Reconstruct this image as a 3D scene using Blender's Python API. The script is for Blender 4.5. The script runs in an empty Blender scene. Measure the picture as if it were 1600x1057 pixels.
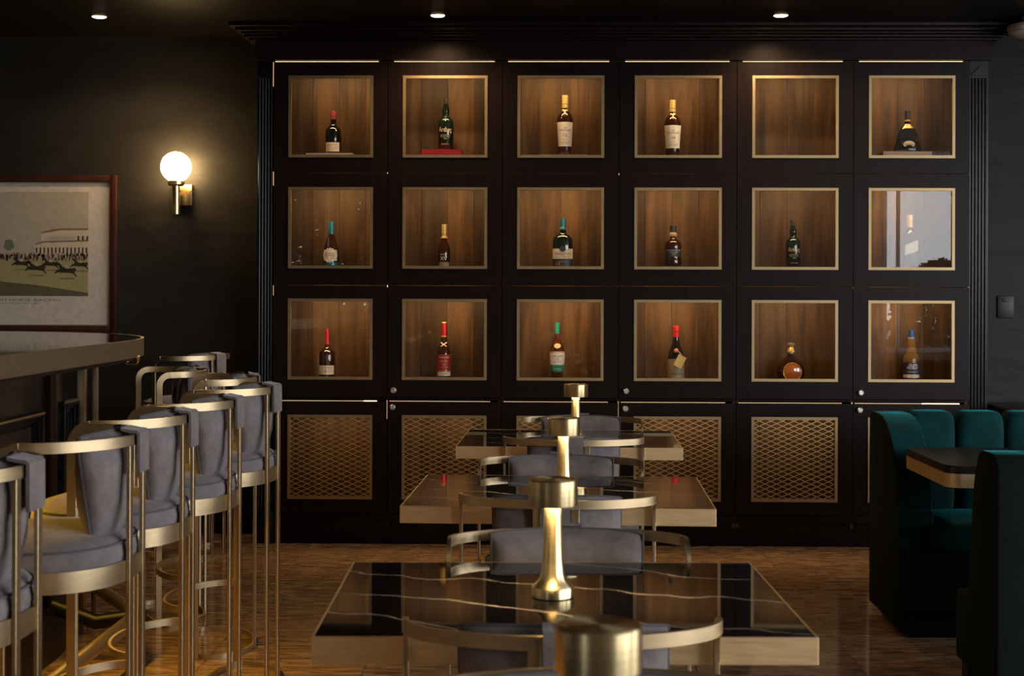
import bpy, bmesh, math, random
from mathutils import Vector, Matrix
random.seed(7)
R = math.radians
sc = bpy.context.scene
C = sc.collection

# ------------------------------------------------------------------ camera
F = 2222.0                      # focal length in pixels of the 1600x1057 frame
HX, HY = 848.0, 458.0           # vanishing point of the wall normal
CAMZ = 1.36
yaw = math.atan((HX - 800) / F)
roll = R(0.19)
cd = bpy.data.cameras.new('camera'); cam = bpy.data.objects.new('camera', cd); C.objects.link(cam)
cd.sensor_width = 36.0; cd.lens = 36.0 * F / 1600; cd.shift_y = (HY - 528.5) / 1600
cd.clip_start = 0.05; cd.clip_end = 200
ROT = Matrix.Rotation(yaw, 3, 'Z') @ Matrix.Rotation(R(90), 3, 'X') @ Matrix.Rotation(roll, 3, 'Z')
cam.matrix_world = Matrix.Translation((0, 0, CAMZ)) @ ROT.to_4x4()
cd.dof.use_dof = True; cd.dof.focus_distance = 6.3; cd.dof.aperture_fstop = 8.0
sc.camera = cam

def ray(x, y): return ROT @ Vector(((x - 800) / F, -(y - HY) / F, -1))
def on_y(x, y, Y):
    d = ray(x, y); t = Y / d.y
    return Vector((d.x * t, Y, CAMZ + d.z * t))
def on_z(x, y, Z):
    d = ray(x, y); t = (Z - CAMZ) / d.z
    return Vector((d.x * t, d.y * t, Z))

# ------------------------------------------------------------------ light, exposure
sc.view_settings.view_transform = 'Standard'; sc.view_settings.look = 'None'
sc.view_settings.exposure = 0.0; sc.view_settings.gamma = 1.0
sc.view_settings.use_curve_mapping = False
sc.cycles.use_denoising = True
sc.cycles.sample_clamp_indirect = 4.0
sc.cycles.max_bounces = 8; sc.cycles.diffuse_bounces = 3; sc.cycles.glossy_bounces = 5; sc.cycles.transmission_bounces = 8
sc.cycles.caustics_reflective = False; sc.cycles.caustics_refractive = False
SKY = 10.5
w = bpy.data.worlds.new('overcast_sky'); sc.world = w; w.use_nodes = True
bgn = w.node_tree.nodes['Background']
bgn.inputs[0].default_value = (0.95, 0.97, 1.0, 1); bgn.inputs[1].default_value = SKY

def portal(loc, rot, sx, sy):
    l = bpy.data.lights.new('window_portal', 'AREA'); l.shape = 'RECTANGLE'; l.size = sx; l.size_y = sy
    l.cycles.is_portal = True
    o = bpy.data.objects.new('window_portal', l); o.location = loc; o.rotation_euler = rot; C.objects.link(o)

def area(name, loc, rot, sx, sy, power, col, parent=None, spread=180):
    l = bpy.data.lights.new(name, 'AREA'); l.shape = 'RECTANGLE'; l.size = sx; l.size_y = sy
    l.energy = power; l.color = col; l.spread = R(spread)
    o = bpy.data.objects.new(name, l); o.location = loc; o.rotation_euler = rot; C.objects.link(o)
    if parent: o.parent = parent
    return o

WARM = (1.0, 0.62, 0.27)

# ------------------------------------------------------------------ materials
M = {}
def nt(name):
    m = bpy.data.materials.new(name); m.use_nodes = True; M[name] = m
    t = m.node_tree; return m, t, t.nodes['Principled BSDF']
def N(t, typ, **kw):
    n = t.nodes.new(typ)
    for k, v in kw.items(): setattr(n, k, v)
    return n
def coords(t, scale, rot=(0, 0, 0), kind='Object'):
    tc = N(t, 'ShaderNodeTexCoord'); mp = N(t, 'ShaderNodeMapping')
    mp.inputs['Scale'].default_value = scale; mp.inputs['Rotation'].default_value = rot
    t.links.new(tc.outputs[kind], mp.inputs[0]); return mp.outputs[0]
def ramp(t, fac, stops):
    r = N(t, 'ShaderNodeValToRGB'); e = r.color_ramp.elements
    while len(e) > len(stops): e.remove(e[-1])
    while len(e) < len(stops): e.new(0.5)
    for el, (p, c) in zip(e, stops):
        el.position = p; el.color = (c[0], c[1], c[2], 1)
    t.links.new(fac, r.inputs[0]); return r.outputs[0]
def noise(t, vec, scale, detail=4, rough=0.55, dist=0.0):
    n = N(t, 'ShaderNodeTexNoise'); n.inputs['Scale'].default_value = scale
    n.inputs['Detail'].default_value = detail; n.inputs['Roughness'].default_value = rough
    n.inputs['Distortion'].default_value = dist
    t.links.new(vec, n.inputs['Vector']); return n.outputs['Fac']
def bump(t, p, h, strength=0.2, dist=0.01):
    b = N(t, 'ShaderNodeBump'); b.inputs['Strength'].default_value = strength; b.inputs['Distance'].default_value = dist
    t.links.new(h, b.inputs['Height']); t.links.new(b.outputs[0], p.inputs['Normal'])
def plain(name, col, rough=0.5, metal=0.0, emis=None, es=0.0, coat=0.0, spec=0.5):
    m, t, p = nt(name)
    p.inputs['Roughness'].default_value = rough
    p.inputs['Metallic'].default_value = metal; p.inputs['Coat Weight'].default_value = coat
    p.inputs['Specular IOR Level'].default_value = spec
    v = coords(t, (1, 1, 1))
    f = noise(t, v, 35, 3)
    c = ramp(t, f, [(0.3, [k * 0.9 for k in col]), (0.7, [min(1, k * 1.08) for k in col])])
    t.links.new(c, p.inputs['Base Color'])
    if emis:
        p.inputs['Emission Color'].default_value = (*emis, 1); p.inputs['Emission Strength'].default_value = es
    return m
def metal(name, col, rough, stretch=(2, 2, 60), wear=0.0, objwear=None):
    m, t, p = nt(name); p.inputs['Metallic'].default_value = 1.0
    v = coords(t, stretch); f = noise(t, v, 6, 4)
    c = ramp(t, f, [(0.3, [k * 0.86 for k in col]), (0.7, col)])
    if wear:
        g = noise(t, coords(t, (1, 1, 1)), 9, 8, 0.75)
        mask = ramp(t, g, [(wear, (0, 0, 0)), (wear + 0.03, (1, 1, 1))])
        mx = N(t, 'ShaderNodeMixRGB'); mx.inputs[2].default_value = (0.09, 0.06, 0.035, 1)
        t.links.new(mask, mx.inputs[0]); t.links.new(c, mx.inputs[1]); c = mx.outputs[0]
    t.links.new(c, p.inputs['Base Color'])
    rr = N(t, 'ShaderNodeMapRange'); rr.inputs[3].default_value = rough * 0.8; rr.inputs[4].default_value = rough * 1.25
    t.links.new(f, rr.inputs[0]); t.links.new(rr.outputs[0], p.inputs['Roughness'])
    return m
def wood(name, c0, c1, rough, grain=(18, 18, 1.2), coat=0.0, objvar=0.0, bumps=0.06, spec=0.5):
    m, t, p = nt(name)
    v = coords(t, grain); f = noise(t, v, 2.5, 6, 0.6, 0.6)
    c = ramp(t, f, [(0.28, c0), (0.72, c1)])
    if objvar:
        oi = N(t, 'ShaderNodeObjectInfo'); mr = N(t, 'ShaderNodeMapRange')
        mr.inputs[3].default_value = 1 - objvar; mr.inputs[4].default_value = 1 + objvar
        t.links.new(oi.outputs['Random'], mr.inputs[0])
        hs = N(t, 'ShaderNodeHueSaturation'); t.links.new(mr.outputs[0], hs.inputs['Value'])
        t.links.new(c, hs.inputs['Color']); c = hs.outputs[0]
    t.links.new(c, p.inputs['Base Color']); p.inputs['Roughness'].default_value = rough
    p.inputs['Coat Weight'].default_value = coat; p.inputs['Coat Roughness'].default_value = 0.1; p.inputs['Specular IOR Level'].default_value = spec
    bump(t, p, f, bumps, 0.003); return m
def fabric(name, c0, c1, sheen, scol, scale=14, wr=0.35):
    m, t, p = nt(name)
    v = coords(t, (1, 1, 1)); f = noise(t, v, scale, 8, 0.7)
    c = ramp(t, f, [(0.3, c0), (0.72, c1)]); t.links.new(c, p.inputs['Base Color'])
    p.inputs['Roughness'].default_value = 0.85; p.inputs['Sheen Weight'].default_value = sheen
    p.inputs['Sheen Roughness'].default_value = 0.4; p.inputs['Sheen Tint'].default_value = (*scol, 1)
    p.inputs['Specular IOR Level'].default_value = 0.2
    g = noise(t, v, 7, 3, 0.5, 1.2); bump(t, p, g, wr, 0.02); return m
def liquid(name, col, rough=0.03, trans=1.0):
    m, t, p = nt(name); p.inputs['Base Color'].default_value = (*col, 1)
    p.inputs['Roughness'].default_value = rough; p.inputs['Transmission Weight'].default_value = trans
    p.inputs['IOR'].default_value = 1.4; return m
def pane_glass(name, ior):
    m = bpy.data.materials.new(name); m.use_nodes = True; M[name] = m; t = m.node_tree
    t.nodes.clear(); o = N(t, 'ShaderNodeOutputMaterial'); mx = N(t, 'ShaderNodeMixShader')
    fr = N(t, 'ShaderNodeFresnel'); ge = N(t, 'ShaderNodeNewGeometry'); mr = N(t, 'ShaderNodeMapRange')   # same index on both faces of the thin pane
    mr.inputs[3].default_value = ior; mr.inputs[4].default_value = 1 / ior
    t.links.new(ge.outputs['Backfacing'], mr.inputs[0]); t.links.new(mr.outputs[0], fr.inputs[0])
    tr = N(t, 'ShaderNodeBsdfTransparent'); gl = N(t, 'ShaderNodeBsdfGlossy'); gl.inputs['Roughness'].default_value = 0.0
    t.links.new(fr.outputs[0], mx.inputs[0]); t.links.new(tr.outputs[0], mx.inputs[1]); t.links.new(gl.outputs[0], mx.inputs[2])
    t.links.new(mx.outputs[0], o.inputs[0]); return m

wood('ebony', (0.0075, 0.0035, 0.003), (0.017, 0.008, 0.007), 0.38, spec=0.16)
wood('bar_wood', (0.006, 0.003, 0.002), (0.014, 0.007, 0.005), 0.3, coat=0.25)
wood('walnut', (0.020, 0.0095, 0.0035), (0.120, 0.064, 0.026), 0.5, grain=(7, 7, 0.7), objvar=0.5, spec=0.25)
wood('frame_wood', (0.030, 0.008, 0.005), (0.055, 0.016, 0.010), 0.3, grain=(8, 8, 8), coat=0.4)
wood('booth_top', (0.012, 0.008, 0.007), (0.035, 0.024, 0.02), 0.28, grain=(1.2, 14, 14))
plain('black_lacquer', (0.006, 0.006, 0.008), 0.25, spec=0.35)
plain('black_metal', (0.012, 0.012, 0.012), 0.4, 0.6)
plain('ceiling_paint', (0.008, 0.006, 0.005), 0.35, spec=0.2)
m, t, p = nt('wall_plaster')
v = coords(t, (0.6, 1, 1.6)); f = noise(t, v, 3.5, 7, 0.6, 1.0)
t.links.new(ramp(t, f, [(0.3, (0.020, 0.0175, 0.016)), (0.7, (0.032, 0.029, 0.027))]), p.inputs['Base Color'])
p.inputs['Roughness'].default_value = 0.42; p.inputs['Specular IOR Level'].default_value = 0.15; bump(t, p, f, 0.25, 0.02)
plain('far_paint', (0.26, 0.225, 0.18), 0.7)
metal('brass', (0.88, 0.66, 0.33), 0.27, (1, 1, 1))
metal('brushed_brass', (0.95, 0.77, 0.44), 0.24, (40, 40, 1.5))
mt_ = metal('turned_brass', (0.95, 0.76, 0.42), 0.36, (1, 1, 40)); pt_ = mt_.node_tree.nodes['Principled BSDF']
pt_.inputs['Anisotropic'].default_value = 0.8; pt_.inputs['Anisotropic Rotation'].default_value = 0.25
tn_ = N(mt_.node_tree, 'ShaderNodeTangent', direction_type='RADIAL', axis='Z'); mt_.node_tree.links.new(tn_.outputs[0], pt_.inputs['Tangent'])
metal('champagne', (0.56, 0.43, 0.26), 0.40, (3, 3, 30))
metal('edge_brass', (1.0, 0.73, 0.40), 0.48, (3, 3, 30), wear=0.665)
metal('trim_brass', (0.55, 0.40, 0.22), 0.45, (5, 5, 5))
metal('counter_brass', (0.42, 0.33, 0.21), 0.45, (3, 3, 30))
metal('grille_brass', (0.78, 0.58, 0.30), 0.42, (4, 4, 4))
metal('chrome', (0.85, 0.85, 0.87), 0.38, (1, 1, 1))
fabric('suede', (0.152, 0.128, 0.128), (0.290, 0.248, 0.246), 0.3, (0.92, 0.86, 0.88))
fabric('suede_seam', (0.09, 0.08, 0.09), (0.14, 0.13, 0.14), 0.2, (0.8, 0.8, 0.9))
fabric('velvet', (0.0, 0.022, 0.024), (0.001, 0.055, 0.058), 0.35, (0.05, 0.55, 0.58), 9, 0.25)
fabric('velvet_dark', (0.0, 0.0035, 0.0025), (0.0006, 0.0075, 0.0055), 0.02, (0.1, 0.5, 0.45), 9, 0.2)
pane_glass('pane', 1.33)
pane_glass('picture_glass', 1.35)
m, t, p = nt('opal_globe')
p.inputs['Base Color'].default_value = (0.9, 0.88, 0.8, 1)
p.inputs['Emission Color'].default_value = (1.0, 0.66, 0.28, 1); p.inputs['Emission Strength'].default_value = 60.0
plain('led', (0.9, 0.8, 0.6), 0.5, emis=(1.0, 0.70, 0.40), es=2.6)
plain('led_dim', (0.9, 0.8, 0.6), 0.5, emis=(1.0, 0.62, 0.32), es=1.0)
plain('lamp_led', (0.9, 0.8, 0.6), 0.5, emis=(1.0, 0.72, 0.32), es=210.0)
plain('down_led', (0.9, 0.8, 0.6), 0.5, emis=(1.0, 0.70, 0.36), es=14.0)
plain('white_plastic', (0.75, 0.76, 0.8), 0.4)
# black marble with pale veins
m, t, p = nt('marble')
v = coords(t, (1, 1, 1), (0, 0, 0.35))
nz = N(t, 'ShaderNodeTexNoise'); nz.inputs['Scale'].default_value = 2.2; nz.inputs['Detail'].default_value = 6
t.links.new(v, nz.inputs['Vector'])
mx = N(t, 'ShaderNodeMixRGB'); mx.inputs[0].default_value = 0.22
t.links.new(v, mx.inputs[1]); t.links.new(nz.outputs['Color'], mx.inputs[2])
wv = N(t, 'ShaderNodeTexWave', wave_type='BANDS', bands_direction='Y'); wv.inputs['Scale'].default_value = 1.9
wv.inputs['Distortion'].default_value = 5.5; wv.inputs['Detail'].default_value = 3; wv.inputs['Detail Scale'].default_value = 0.9
t.links.new(mx.outputs[0], wv.inputs['Vector'])
vein = ramp(t, wv.outputs['Fac'], [(0.0, (1, 1, 1)), (0.0035, (0.35, 0.35, 0.35)), (0.012, (0, 0, 0))])
msk = ramp(t, noise(t, v, 2.6, 3), [(0.36, (0, 0, 0)), (0.54, (1, 1, 1))])
mm = N(t, 'ShaderNodeMixRGB', blend_type='MULTIPLY'); mm.inputs[0].default_value = 1
t.links.new(vein, mm.inputs[1]); t.links.new(msk, mm.inputs[2])
cm = N(t, 'ShaderNodeMixRGB'); cm.inputs[1].default_value = (0.006, 0.005, 0.006, 1); cm.inputs[2].default_value = (0.5, 0.42, 0.38, 1)
t.links.new(mm.outputs[0], cm.inputs[0]); t.links.new(cm.outputs[0], p.inputs['Base Color'])
p.inputs['Roughness'].default_value = 0.03; p.inputs['IOR'].default_value = 1.75
# polished bar top
plain('bar_top', (0.012, 0.010, 0.009), 0.04); M['bar_top'].node_tree.nodes['Principled BSDF'].inputs['IOR'].default_value = 2.2
# floor tile: streaky brown stone
m, t, p = nt('floor_tile')
geo = N(t, 'ShaderNodeNewGeometry'); mp = N(t, 'ShaderNodeMapping'); mp.inputs['Scale'].default_value = (2.2, 13, 1)
t.links.new(geo.outputs['Position'], mp.inputs[0])
oi = N(t, 'ShaderNodeObjectInfo'); av = N(t, 'ShaderNodeVectorMath', operation='ADD')
cmb = N(t, 'ShaderNodeCombineXYZ'); ml = N(t, 'ShaderNodeMath', operation='MULTIPLY'); ml.inputs[1].default_value = 40
t.links.new(oi.outputs['Random'], ml.inputs[0]); t.links.new(ml.outputs[0], cmb.inputs[2])
t.links.new(mp.outputs[0], av.inputs[0]); t.links.new(cmb.outputs[0], av.inputs[1])
f = noise(t, av.outputs[0], 3.2, 8, 0.72, 0.8)
t.links.new(ramp(t, f, [(0.30, (0.085, 0.042, 0.021)), (0.47, (0.26, 0.15, 0.08)), (0.58, (0.44, 0.28, 0.16)), (0.72, (0.66, 0.50, 0.35))]), p.inputs['Base Color'])
p.inputs['Roughness'].default_value = 0.10; bump(t, p, f, 0.03, 0.002)
plain('grout', (0.12, 0.08, 0.04), 0.6)
# bottles
plain('black_glass', (0.006, 0.006, 0.007), 0.05, coat=0.5)
plain('green_glass', (0.006, 0.012, 0.008), 0.05, coat=0.5)
plain('dark_amber', (0.030, 0.009, 0.004), 0.05, coat=0.5)
liquid('amber', (0.72, 0.40, 0.10), 0.04, 0.85); liquid('deep_amber', (0.11, 0.026, 0.005), 0.05, 0.4); liquid('clear_glass', (0.88, 0.90, 0.90))
for nm, c in dict(cream=(0.80, 0.70, 0.54), white_label=(0.88, 0.81, 0.72), ink=(0.04, 0.03, 0.03), gold_ink=(0.65, 0.47, 0.25),
                  red_foil=(0.45, 0.015, 0.02), dull_red=(0.22, 0.03, 0.04), bright_red=(0.40, 0.008, 0.014), teal_foil=(0.03, 0.16, 0.22),
                  blue_foil=(0.02, 0.09, 0.32), navy=(0.015, 0.02, 0.07), green_foil=(0.01, 0.25, 0.16), straw_foil=(0.72, 0.55, 0.20),
                  gold_foil=(0.55, 0.36, 0.12), black_foil=(0.02, 0.02, 0.02), slate_label=(0.03, 0.05, 0.055), orange_ink=(0.9, 0.18, 0.02),
                  kraft=(0.34, 0.25, 0.12), tag_yellow=(0.66, 0.50, 0.16), red_label=(0.28, 0.015, 0.015), pale_gold=(0.7, 0.6, 0.36),
                  silver_label=(0.45, 0.45, 0.40), red_ink=(0.5, 0.03, 0.02), copper=(0.5, 0.2, 0.09), cord=(0.5, 0.36, 0.2),
                  red_cloth=(0.30, 0.008, 0.012), page=(0.62, 0.45, 0.33), tan_cloth=(0.45, 0.26, 0.14), socket_black=(0.012, 0.013, 0.015),
                  mat_paper=(0.80, 0.70, 0.60), print_sky=(0.58, 0.51, 0.39), print_field=(0.50, 0.42, 0.19), print_shade=(0.17, 0.14, 0.07),
                  print_stone=(0.80, 0.66, 0.48), print_brown=(0.10, 0.06, 0.03), print_dark=(0.05, 0.035, 0.02), print_green=(0.22, 0.24, 0.17),
                  print_roof=(0.26, 0.19, 0.12), print_silk=(0.6, 0.55, 0.45), print_ink=(0.20, 0.16, 0.13), print_crowd_red=(0.30, 0.13, 0.09)).items():
    plain(nm, c, 0.45)
for nm in ('straw_foil', 'gold_foil', 'red_foil', 'teal_foil', 'blue_foil'):
    M[nm].node_tree.nodes['Principled BSDF'].inputs['Metallic'].default_value = 0.35
    M[nm].node_tree.nodes['Principled BSDF'].inputs['Roughness'].default_value = 0.3

# ------------------------------------------------------------------ mesh helpers
def finish(bm, name, mat, parent=None, smooth=40, loc=None, rot=None):
    bmesh.ops.recalc_face_normals(bm, faces=bm.faces)
    me = bpy.data.meshes.new(name); bm.to_mesh(me); bm.free()
    return link_mesh(me, name, mat, parent, smooth, loc, rot)
def link_mesh(me, name, mat, parent=None, smooth=40, loc=None, rot=None):
    if smooth:
        for pl in me.polygons: pl.use_smooth = True
        me.set_sharp_from_angle(angle=R(smooth))
    if mat: me.materials.append(M[mat])
    o = bpy.data.objects.new(name, me); C.objects.link(o)
    if parent: o.parent = parent
    if loc: o.location = loc
    if rot: o.rotation_euler = rot
    return o
def tag(o, label, cat, group=None, kind=None):
    if label: o['label'] = label
    if cat: o['category'] = cat
    if group: o['group'] = group
    if kind: o['kind'] = kind
    return o
def structure(o): o['kind'] = 'structure'; return o
def empty(name, loc=(0, 0, 0), rz=0.0):
    o = bpy.data.objects.new(name, None); o.location = loc; o.rotation_euler = (0, 0, rz); o.empty_display_size = 0.1
    C.objects.link(o); return o
def new(): return bmesh.new()
def box(bm, x0, x1, y0, y1, z0, z1, bev=0.0, seg=2):
    r = bmesh.ops.create_cube(bm, size=1.0)
    for v in r['verts']:
        v.co = Vector((x0 + (v.co.x + .5) * (x1 - x0), y0 + (v.co.y + .5) * (y1 - y0), z0 + (v.co.z + .5) * (z1 - z0)))
    if bev:
        es = list({e for v in r['verts'] for e in v.link_edges})
        bmesh.ops.bevel(bm, geom=es, offset=bev, segments=seg, affect='EDGES', profile=0.5)
    return bm
def bx(*a, **k): return box(new(), *a, **k)
def lathe(bm, prof, seg=32, cx=0, cy=0, sy=1.0, cap=True):
    rings = []
    for r, z in prof:
        if r < 1e-6: rings.append([bm.verts.new((cx, cy, z))])
        else: rings.append([bm.verts.new((cx + r * math.cos(2 * math.pi * i / seg), cy + sy * r * math.sin(2 * math.pi * i / seg), z)) for i in range(seg)])
    for a, b in zip(rings, rings[1:]):
        for i in range(seg):
            j = (i + 1) % seg
            if len(a) == 1 and len(b) == 1: continue
            if len(a) == 1: bm.faces.new((a[0], b[i], b[j]))
            elif len(b) == 1: bm.faces.new((a[i], a[j], b[0]))
            else: bm.faces.new((a[i], a[j], b[j], b[i]))
    for ring in (rings[0], rings[-1]):
        if cap and len(ring) > 2:
            try: bm.faces.new(ring)
            except ValueError: pass
    return bm
def prism(bm, pts, z0, z1):
    a = [bm.verts.new((x, y, z0)) for x, y in pts]; b = [bm.verts.new((x, y, z1)) for x, y in pts]
    n = len(pts)
    for i in range(n): bm.faces.new((a[i], a[(i + 1) % n], b[(i + 1) % n], b[i]))
    bm.faces.new(a[::-1]); bm.faces.new(b); return bm
def sweep(bm, path, normals, wid, thick, closed=False):
    """rectangular strip: wid along T x N, thick along N"""
    n = len(path); rings = []
    for i in range(n):
        if closed: T = path[(i + 1) % n] - path[i - 1]
        else: T = path[min(i + 1, n - 1)] - path[max(i - 1, 0)]
        T.normalize(); Nn = normals[i].normalized(); B = T.cross(Nn).normalized()
        rings.append([bm.verts.new(path[i] + B * (sb * wid / 2) + Nn * (sn * thick / 2)) for sb, sn in ((-1, -1), (1, -1), (1, 1), (-1, 1))])
    for i in range(n if closed else n - 1):
        a, b = rings[i], rings[(i + 1) % n]
        for k in range(4): bm.faces.new((a[k], a[(k + 1) % 4], b[(k + 1) % 4], b[k]))
    if not closed: bm.faces.new(rings[0]); bm.faces.new(rings[-1][::-1])
    return bm
def tube(bm, path, r, seg=8, closed=False):
    n = len(path); rings = []; up = Vector((0.13, 0.21, 0.97))
    for i in range(n):
        if closed: T = path[(i + 1) % n] - path[i - 1]
        else: T = path[min(i + 1, n - 1)] - path[max(i - 1, 0)]
        T.normalize(); A = T.cross(up).normalized(); B = T.cross(A)
        rings.append([bm.verts.new(path[i] + (A * math.cos(2 * math.pi * k / seg) + B * math.sin(2 * math.pi * k / seg)) * r) for k in range(seg)])
    for i in range(n if closed else n - 1):
        a, b = rings[i], rings[(i + 1) % n]
        for k in range(seg): bm.faces.new((a[k], a[(k + 1) % seg], b[(k + 1) % seg], b[k]))
    if not closed: bm.faces.new(rings[0]); bm.faces.new(rings[-1][::-1])
    return bm
def sgnp(v, e): return math.copysign(abs(v) ** e, v)
def superell(bm, cx, cy, cz, a, b, c, e1=0.35, e2=0.35, nu=32, nv=16):
    """rounded cushion; e2 = plan exponent, e1 = vertical exponent"""
    rings = []
    for j in range(nv + 1):
        th = -math.pi / 2 + math.pi * j / nv
        ct, st = sgnp(math.cos(th), e1), sgnp(math.sin(th), e1)
        if j in (0, nv): rings.append([bm.verts.new((cx, cy, cz + c * st))]); continue
        rings.append([bm.verts.new((cx + a * ct * sgnp(math.cos(2 * math.pi * i / nu), e2), cy + b * ct * sgnp(math.sin(2 * math.pi * i / nu), e2), cz + c * st)) for i in range(nu)])
    for p_, q in zip(rings, rings[1:]):
        for i in range(nu):
            j = (i + 1) % nu
            if len(p_) == 1: bm.faces.new((p_[0], q[i], q[j]))
            elif len(q) == 1: bm.faces.new((p_[i], p_[j], q[0]))
            else: bm.faces.new((p_[i], p_[j], q[j], q[i]))
    return bm
def copy_tree(o, parent=None):
    c = o.copy(); C.objects.link(c); c.parent = parent
    for ch in list(o.children): copy_tree(ch, c)
    return c
def text_mesh(s, size, align='CENTER'):
    cu = bpy.data.curves.new('t', 'FONT'); cu.body = s; cu.size = size; cu.align_x = align; cu.align_y = 'CENTER'; cu.resolution_u = 2
    o = bpy.data.objects.new('t', cu); C.objects.link(o)
    dg = bpy.context.evaluated_depsgraph_get(); me = bpy.data.meshes.new_from_object(o.evaluated_get(dg))
    bpy.data.objects.remove(o); bpy.data.curves.remove(cu); return me

# ------------------------------------------------------------------ room shell
XL, XR, YR, YB, ZC = -4.2, 6.4, -2.2, 7.97, 2.80
ZH = 3.40                                       # higher ceiling over the rear half of the room
WY = 7.65                                       # front plane of the cabinet wall
floor = structure(finish(bx(XL - .1, XR + .1, YR - .1, YB + .1, -0.12, -0.004), 'floor', 'grout', smooth=0))
TS = 0.60; tile_me = None
for i in range(-5, 7):
    for j in range(2, 14):
        x0 = -1.24 + TS * i; y0 = YB - TS * (14 - j)
        if x0 < XL or x0 + TS > XR: continue
        if tile_me is None:
            o = finish(bx(0.0012, TS - .0012, 0.0012, TS - .0012, -0.0035, 0, bev=0.0008, seg=1), 'tile', 'floor_tile', floor, 30); tile_me = o.data
        else:
            o = bpy.data.objects.new('tile', tile_me); C.objects.link(o); o.parent = floor
        o.location = (x0, y0, 0)
structure(finish(bx(XL, XR, 2.0, YB + .1, ZC, ZC + .12), 'ceiling', 'ceiling_paint', smooth=0))
structure(finish(bx(XL, XR, YR - .1, 2.0, ZH, ZH + .12), 'ceiling', 'far_paint', smooth=0))
structure(finish(bx(XL, XR, 2.0, 2.1, ZC, ZH + .12), 'trim_bulkhead', 'far_paint', smooth=0))
structure(finish(bx(XL - .1, XR + .1, YB, YB + .1, -0.05, ZC + .1), 'wall_back', 'wall_plaster', smooth=0))
structure(finish(bx(XL - .1, XL, YR, YB, -0.05, ZH + .1), 'wall_left', 'wall_plaster', smooth=0))

def windowed(name, axis, pos, t0, lo, hi, ztop, wins):
    """wall with rectangular openings; wins = (a0,a1,z0,z1) along the wall"""
    bm = new()
    def seg(a0, a1, z0, z1):
        if a1 - a0 < 1e-4 or z1 - z0 < 1e-4: return
        if axis == 'y': box(bm, a0, a1, pos - t0, pos, z0, z1)
        else: box(bm, pos, pos + t0, a0, a1, z0, z1)
    cur = lo
    for a0, a1, z0, z1 in wins:
        seg(cur, a0, -0.05, ztop); seg(a0, a1, -0.05, z0); seg(a0, a1, z1, ztop); cur = a1
    seg(cur, hi, -0.05, ztop)
    return structure(finish(bm, name, 'far_paint', smooth=0))
REARW = [(-3.3, -2.05, 0.9, 2.9), (4.17, 6.2, 0.65, 3.12)]
SIDEW = [(-1.6, 1.4, 0.7, 3.1), (2.4, 5.2, 0.7, 2.7)]
windowed('wall_front', 'y', YR, 0.12, XL, XR, ZH + .1, REARW)
windowed('wall_right', 'x', XR, 0.12, YR, YB, ZH + .1, SIDEW)
wn = 0
def window_frame(x0, x1, z0, z1, along, pos):
    global wn; wn += 1; bm = new(); k = 0.05; mid = x0 + .19 if x0 > 4 else (x0 + x1) / 2
    for a0, a1, b0, b1 in ((x0, x0 + k, z0, z1), (x1 - k, x1, z0, z1), (x0 + k, x1 - k, z0, z0 + k), (x0 + k, x1 - k, z1 - k, z1), (mid - .02, mid + .02, z0 + k, z1 - k)):
        if along == 'x': box(bm, a0, a1, pos - .08, pos - .03, b0, b1)
        else: box(bm, pos + .03, pos + .08, a0, a1, b0, b1)
    structure(finish(bm, 'window_%d' % wn, 'white_plastic', smooth=0))
for a in REARW:
    window_frame(*a, 'x', YR); portal(((a[0] + a[1]) / 2, YR - .12, (a[2] + a[3]) / 2), (R(90), 0, 0), a[1] - a[0], a[3] - a[2])
for a in SIDEW:
    window_frame(*a, 'y', XR); portal((XR + .12, (a[0] + a[1]) / 2, (a[2] + a[3]) / 2), (R(90), 0, R(90)), a[1] - a[0], a[3] - a[2])

# ------------------------------------------------------------------ cabinet wall
S_W = F / WY
colx = [on_y(x, 450, WY).x for x in (427, 605.5, 784, 967, 1151, 1333, 1515)]
rowz = [2.610, 2.005, 1.398, 0.792]
LOW_T, LOW_B = 0.770, 0.172
frz = [(2.088, 2.530), (1.489, 1.928), (0.889, 1.326)]      # outer brass frame, bottom/top
shelf = [2.103, 1.494, 0.880]
lowf = (0.244, 0.699)
DB = WY + 0.315                                              # back of the niches
YBK = DB - 0.01
unit_label = ['dark wood display cabinet beside the wall lamp, with two red-capped bottles in its bottom row',
              'dark wood display cabinet in the middle of three, directly behind the marble tables',
              'dark wood display cabinet whose lower doors are partly hidden by the green booth']
cab_doors = []
def ring_rect(bm, x0, x1, z0, z1, wd, y0, y1, bev=0.0):
    box(bm, x0, x0 + wd, y0, y1, z0, z1, bev); box(bm, x1 - wd, x1, y0, y1, z0, z1, bev)
    box(bm, x0 + wd, x1 - wd, y0, y1, z0, z0 + wd, bev); box(bm, x0 + wd, x1 - wd, y0, y1, z1 - wd, z1, bev)
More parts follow.
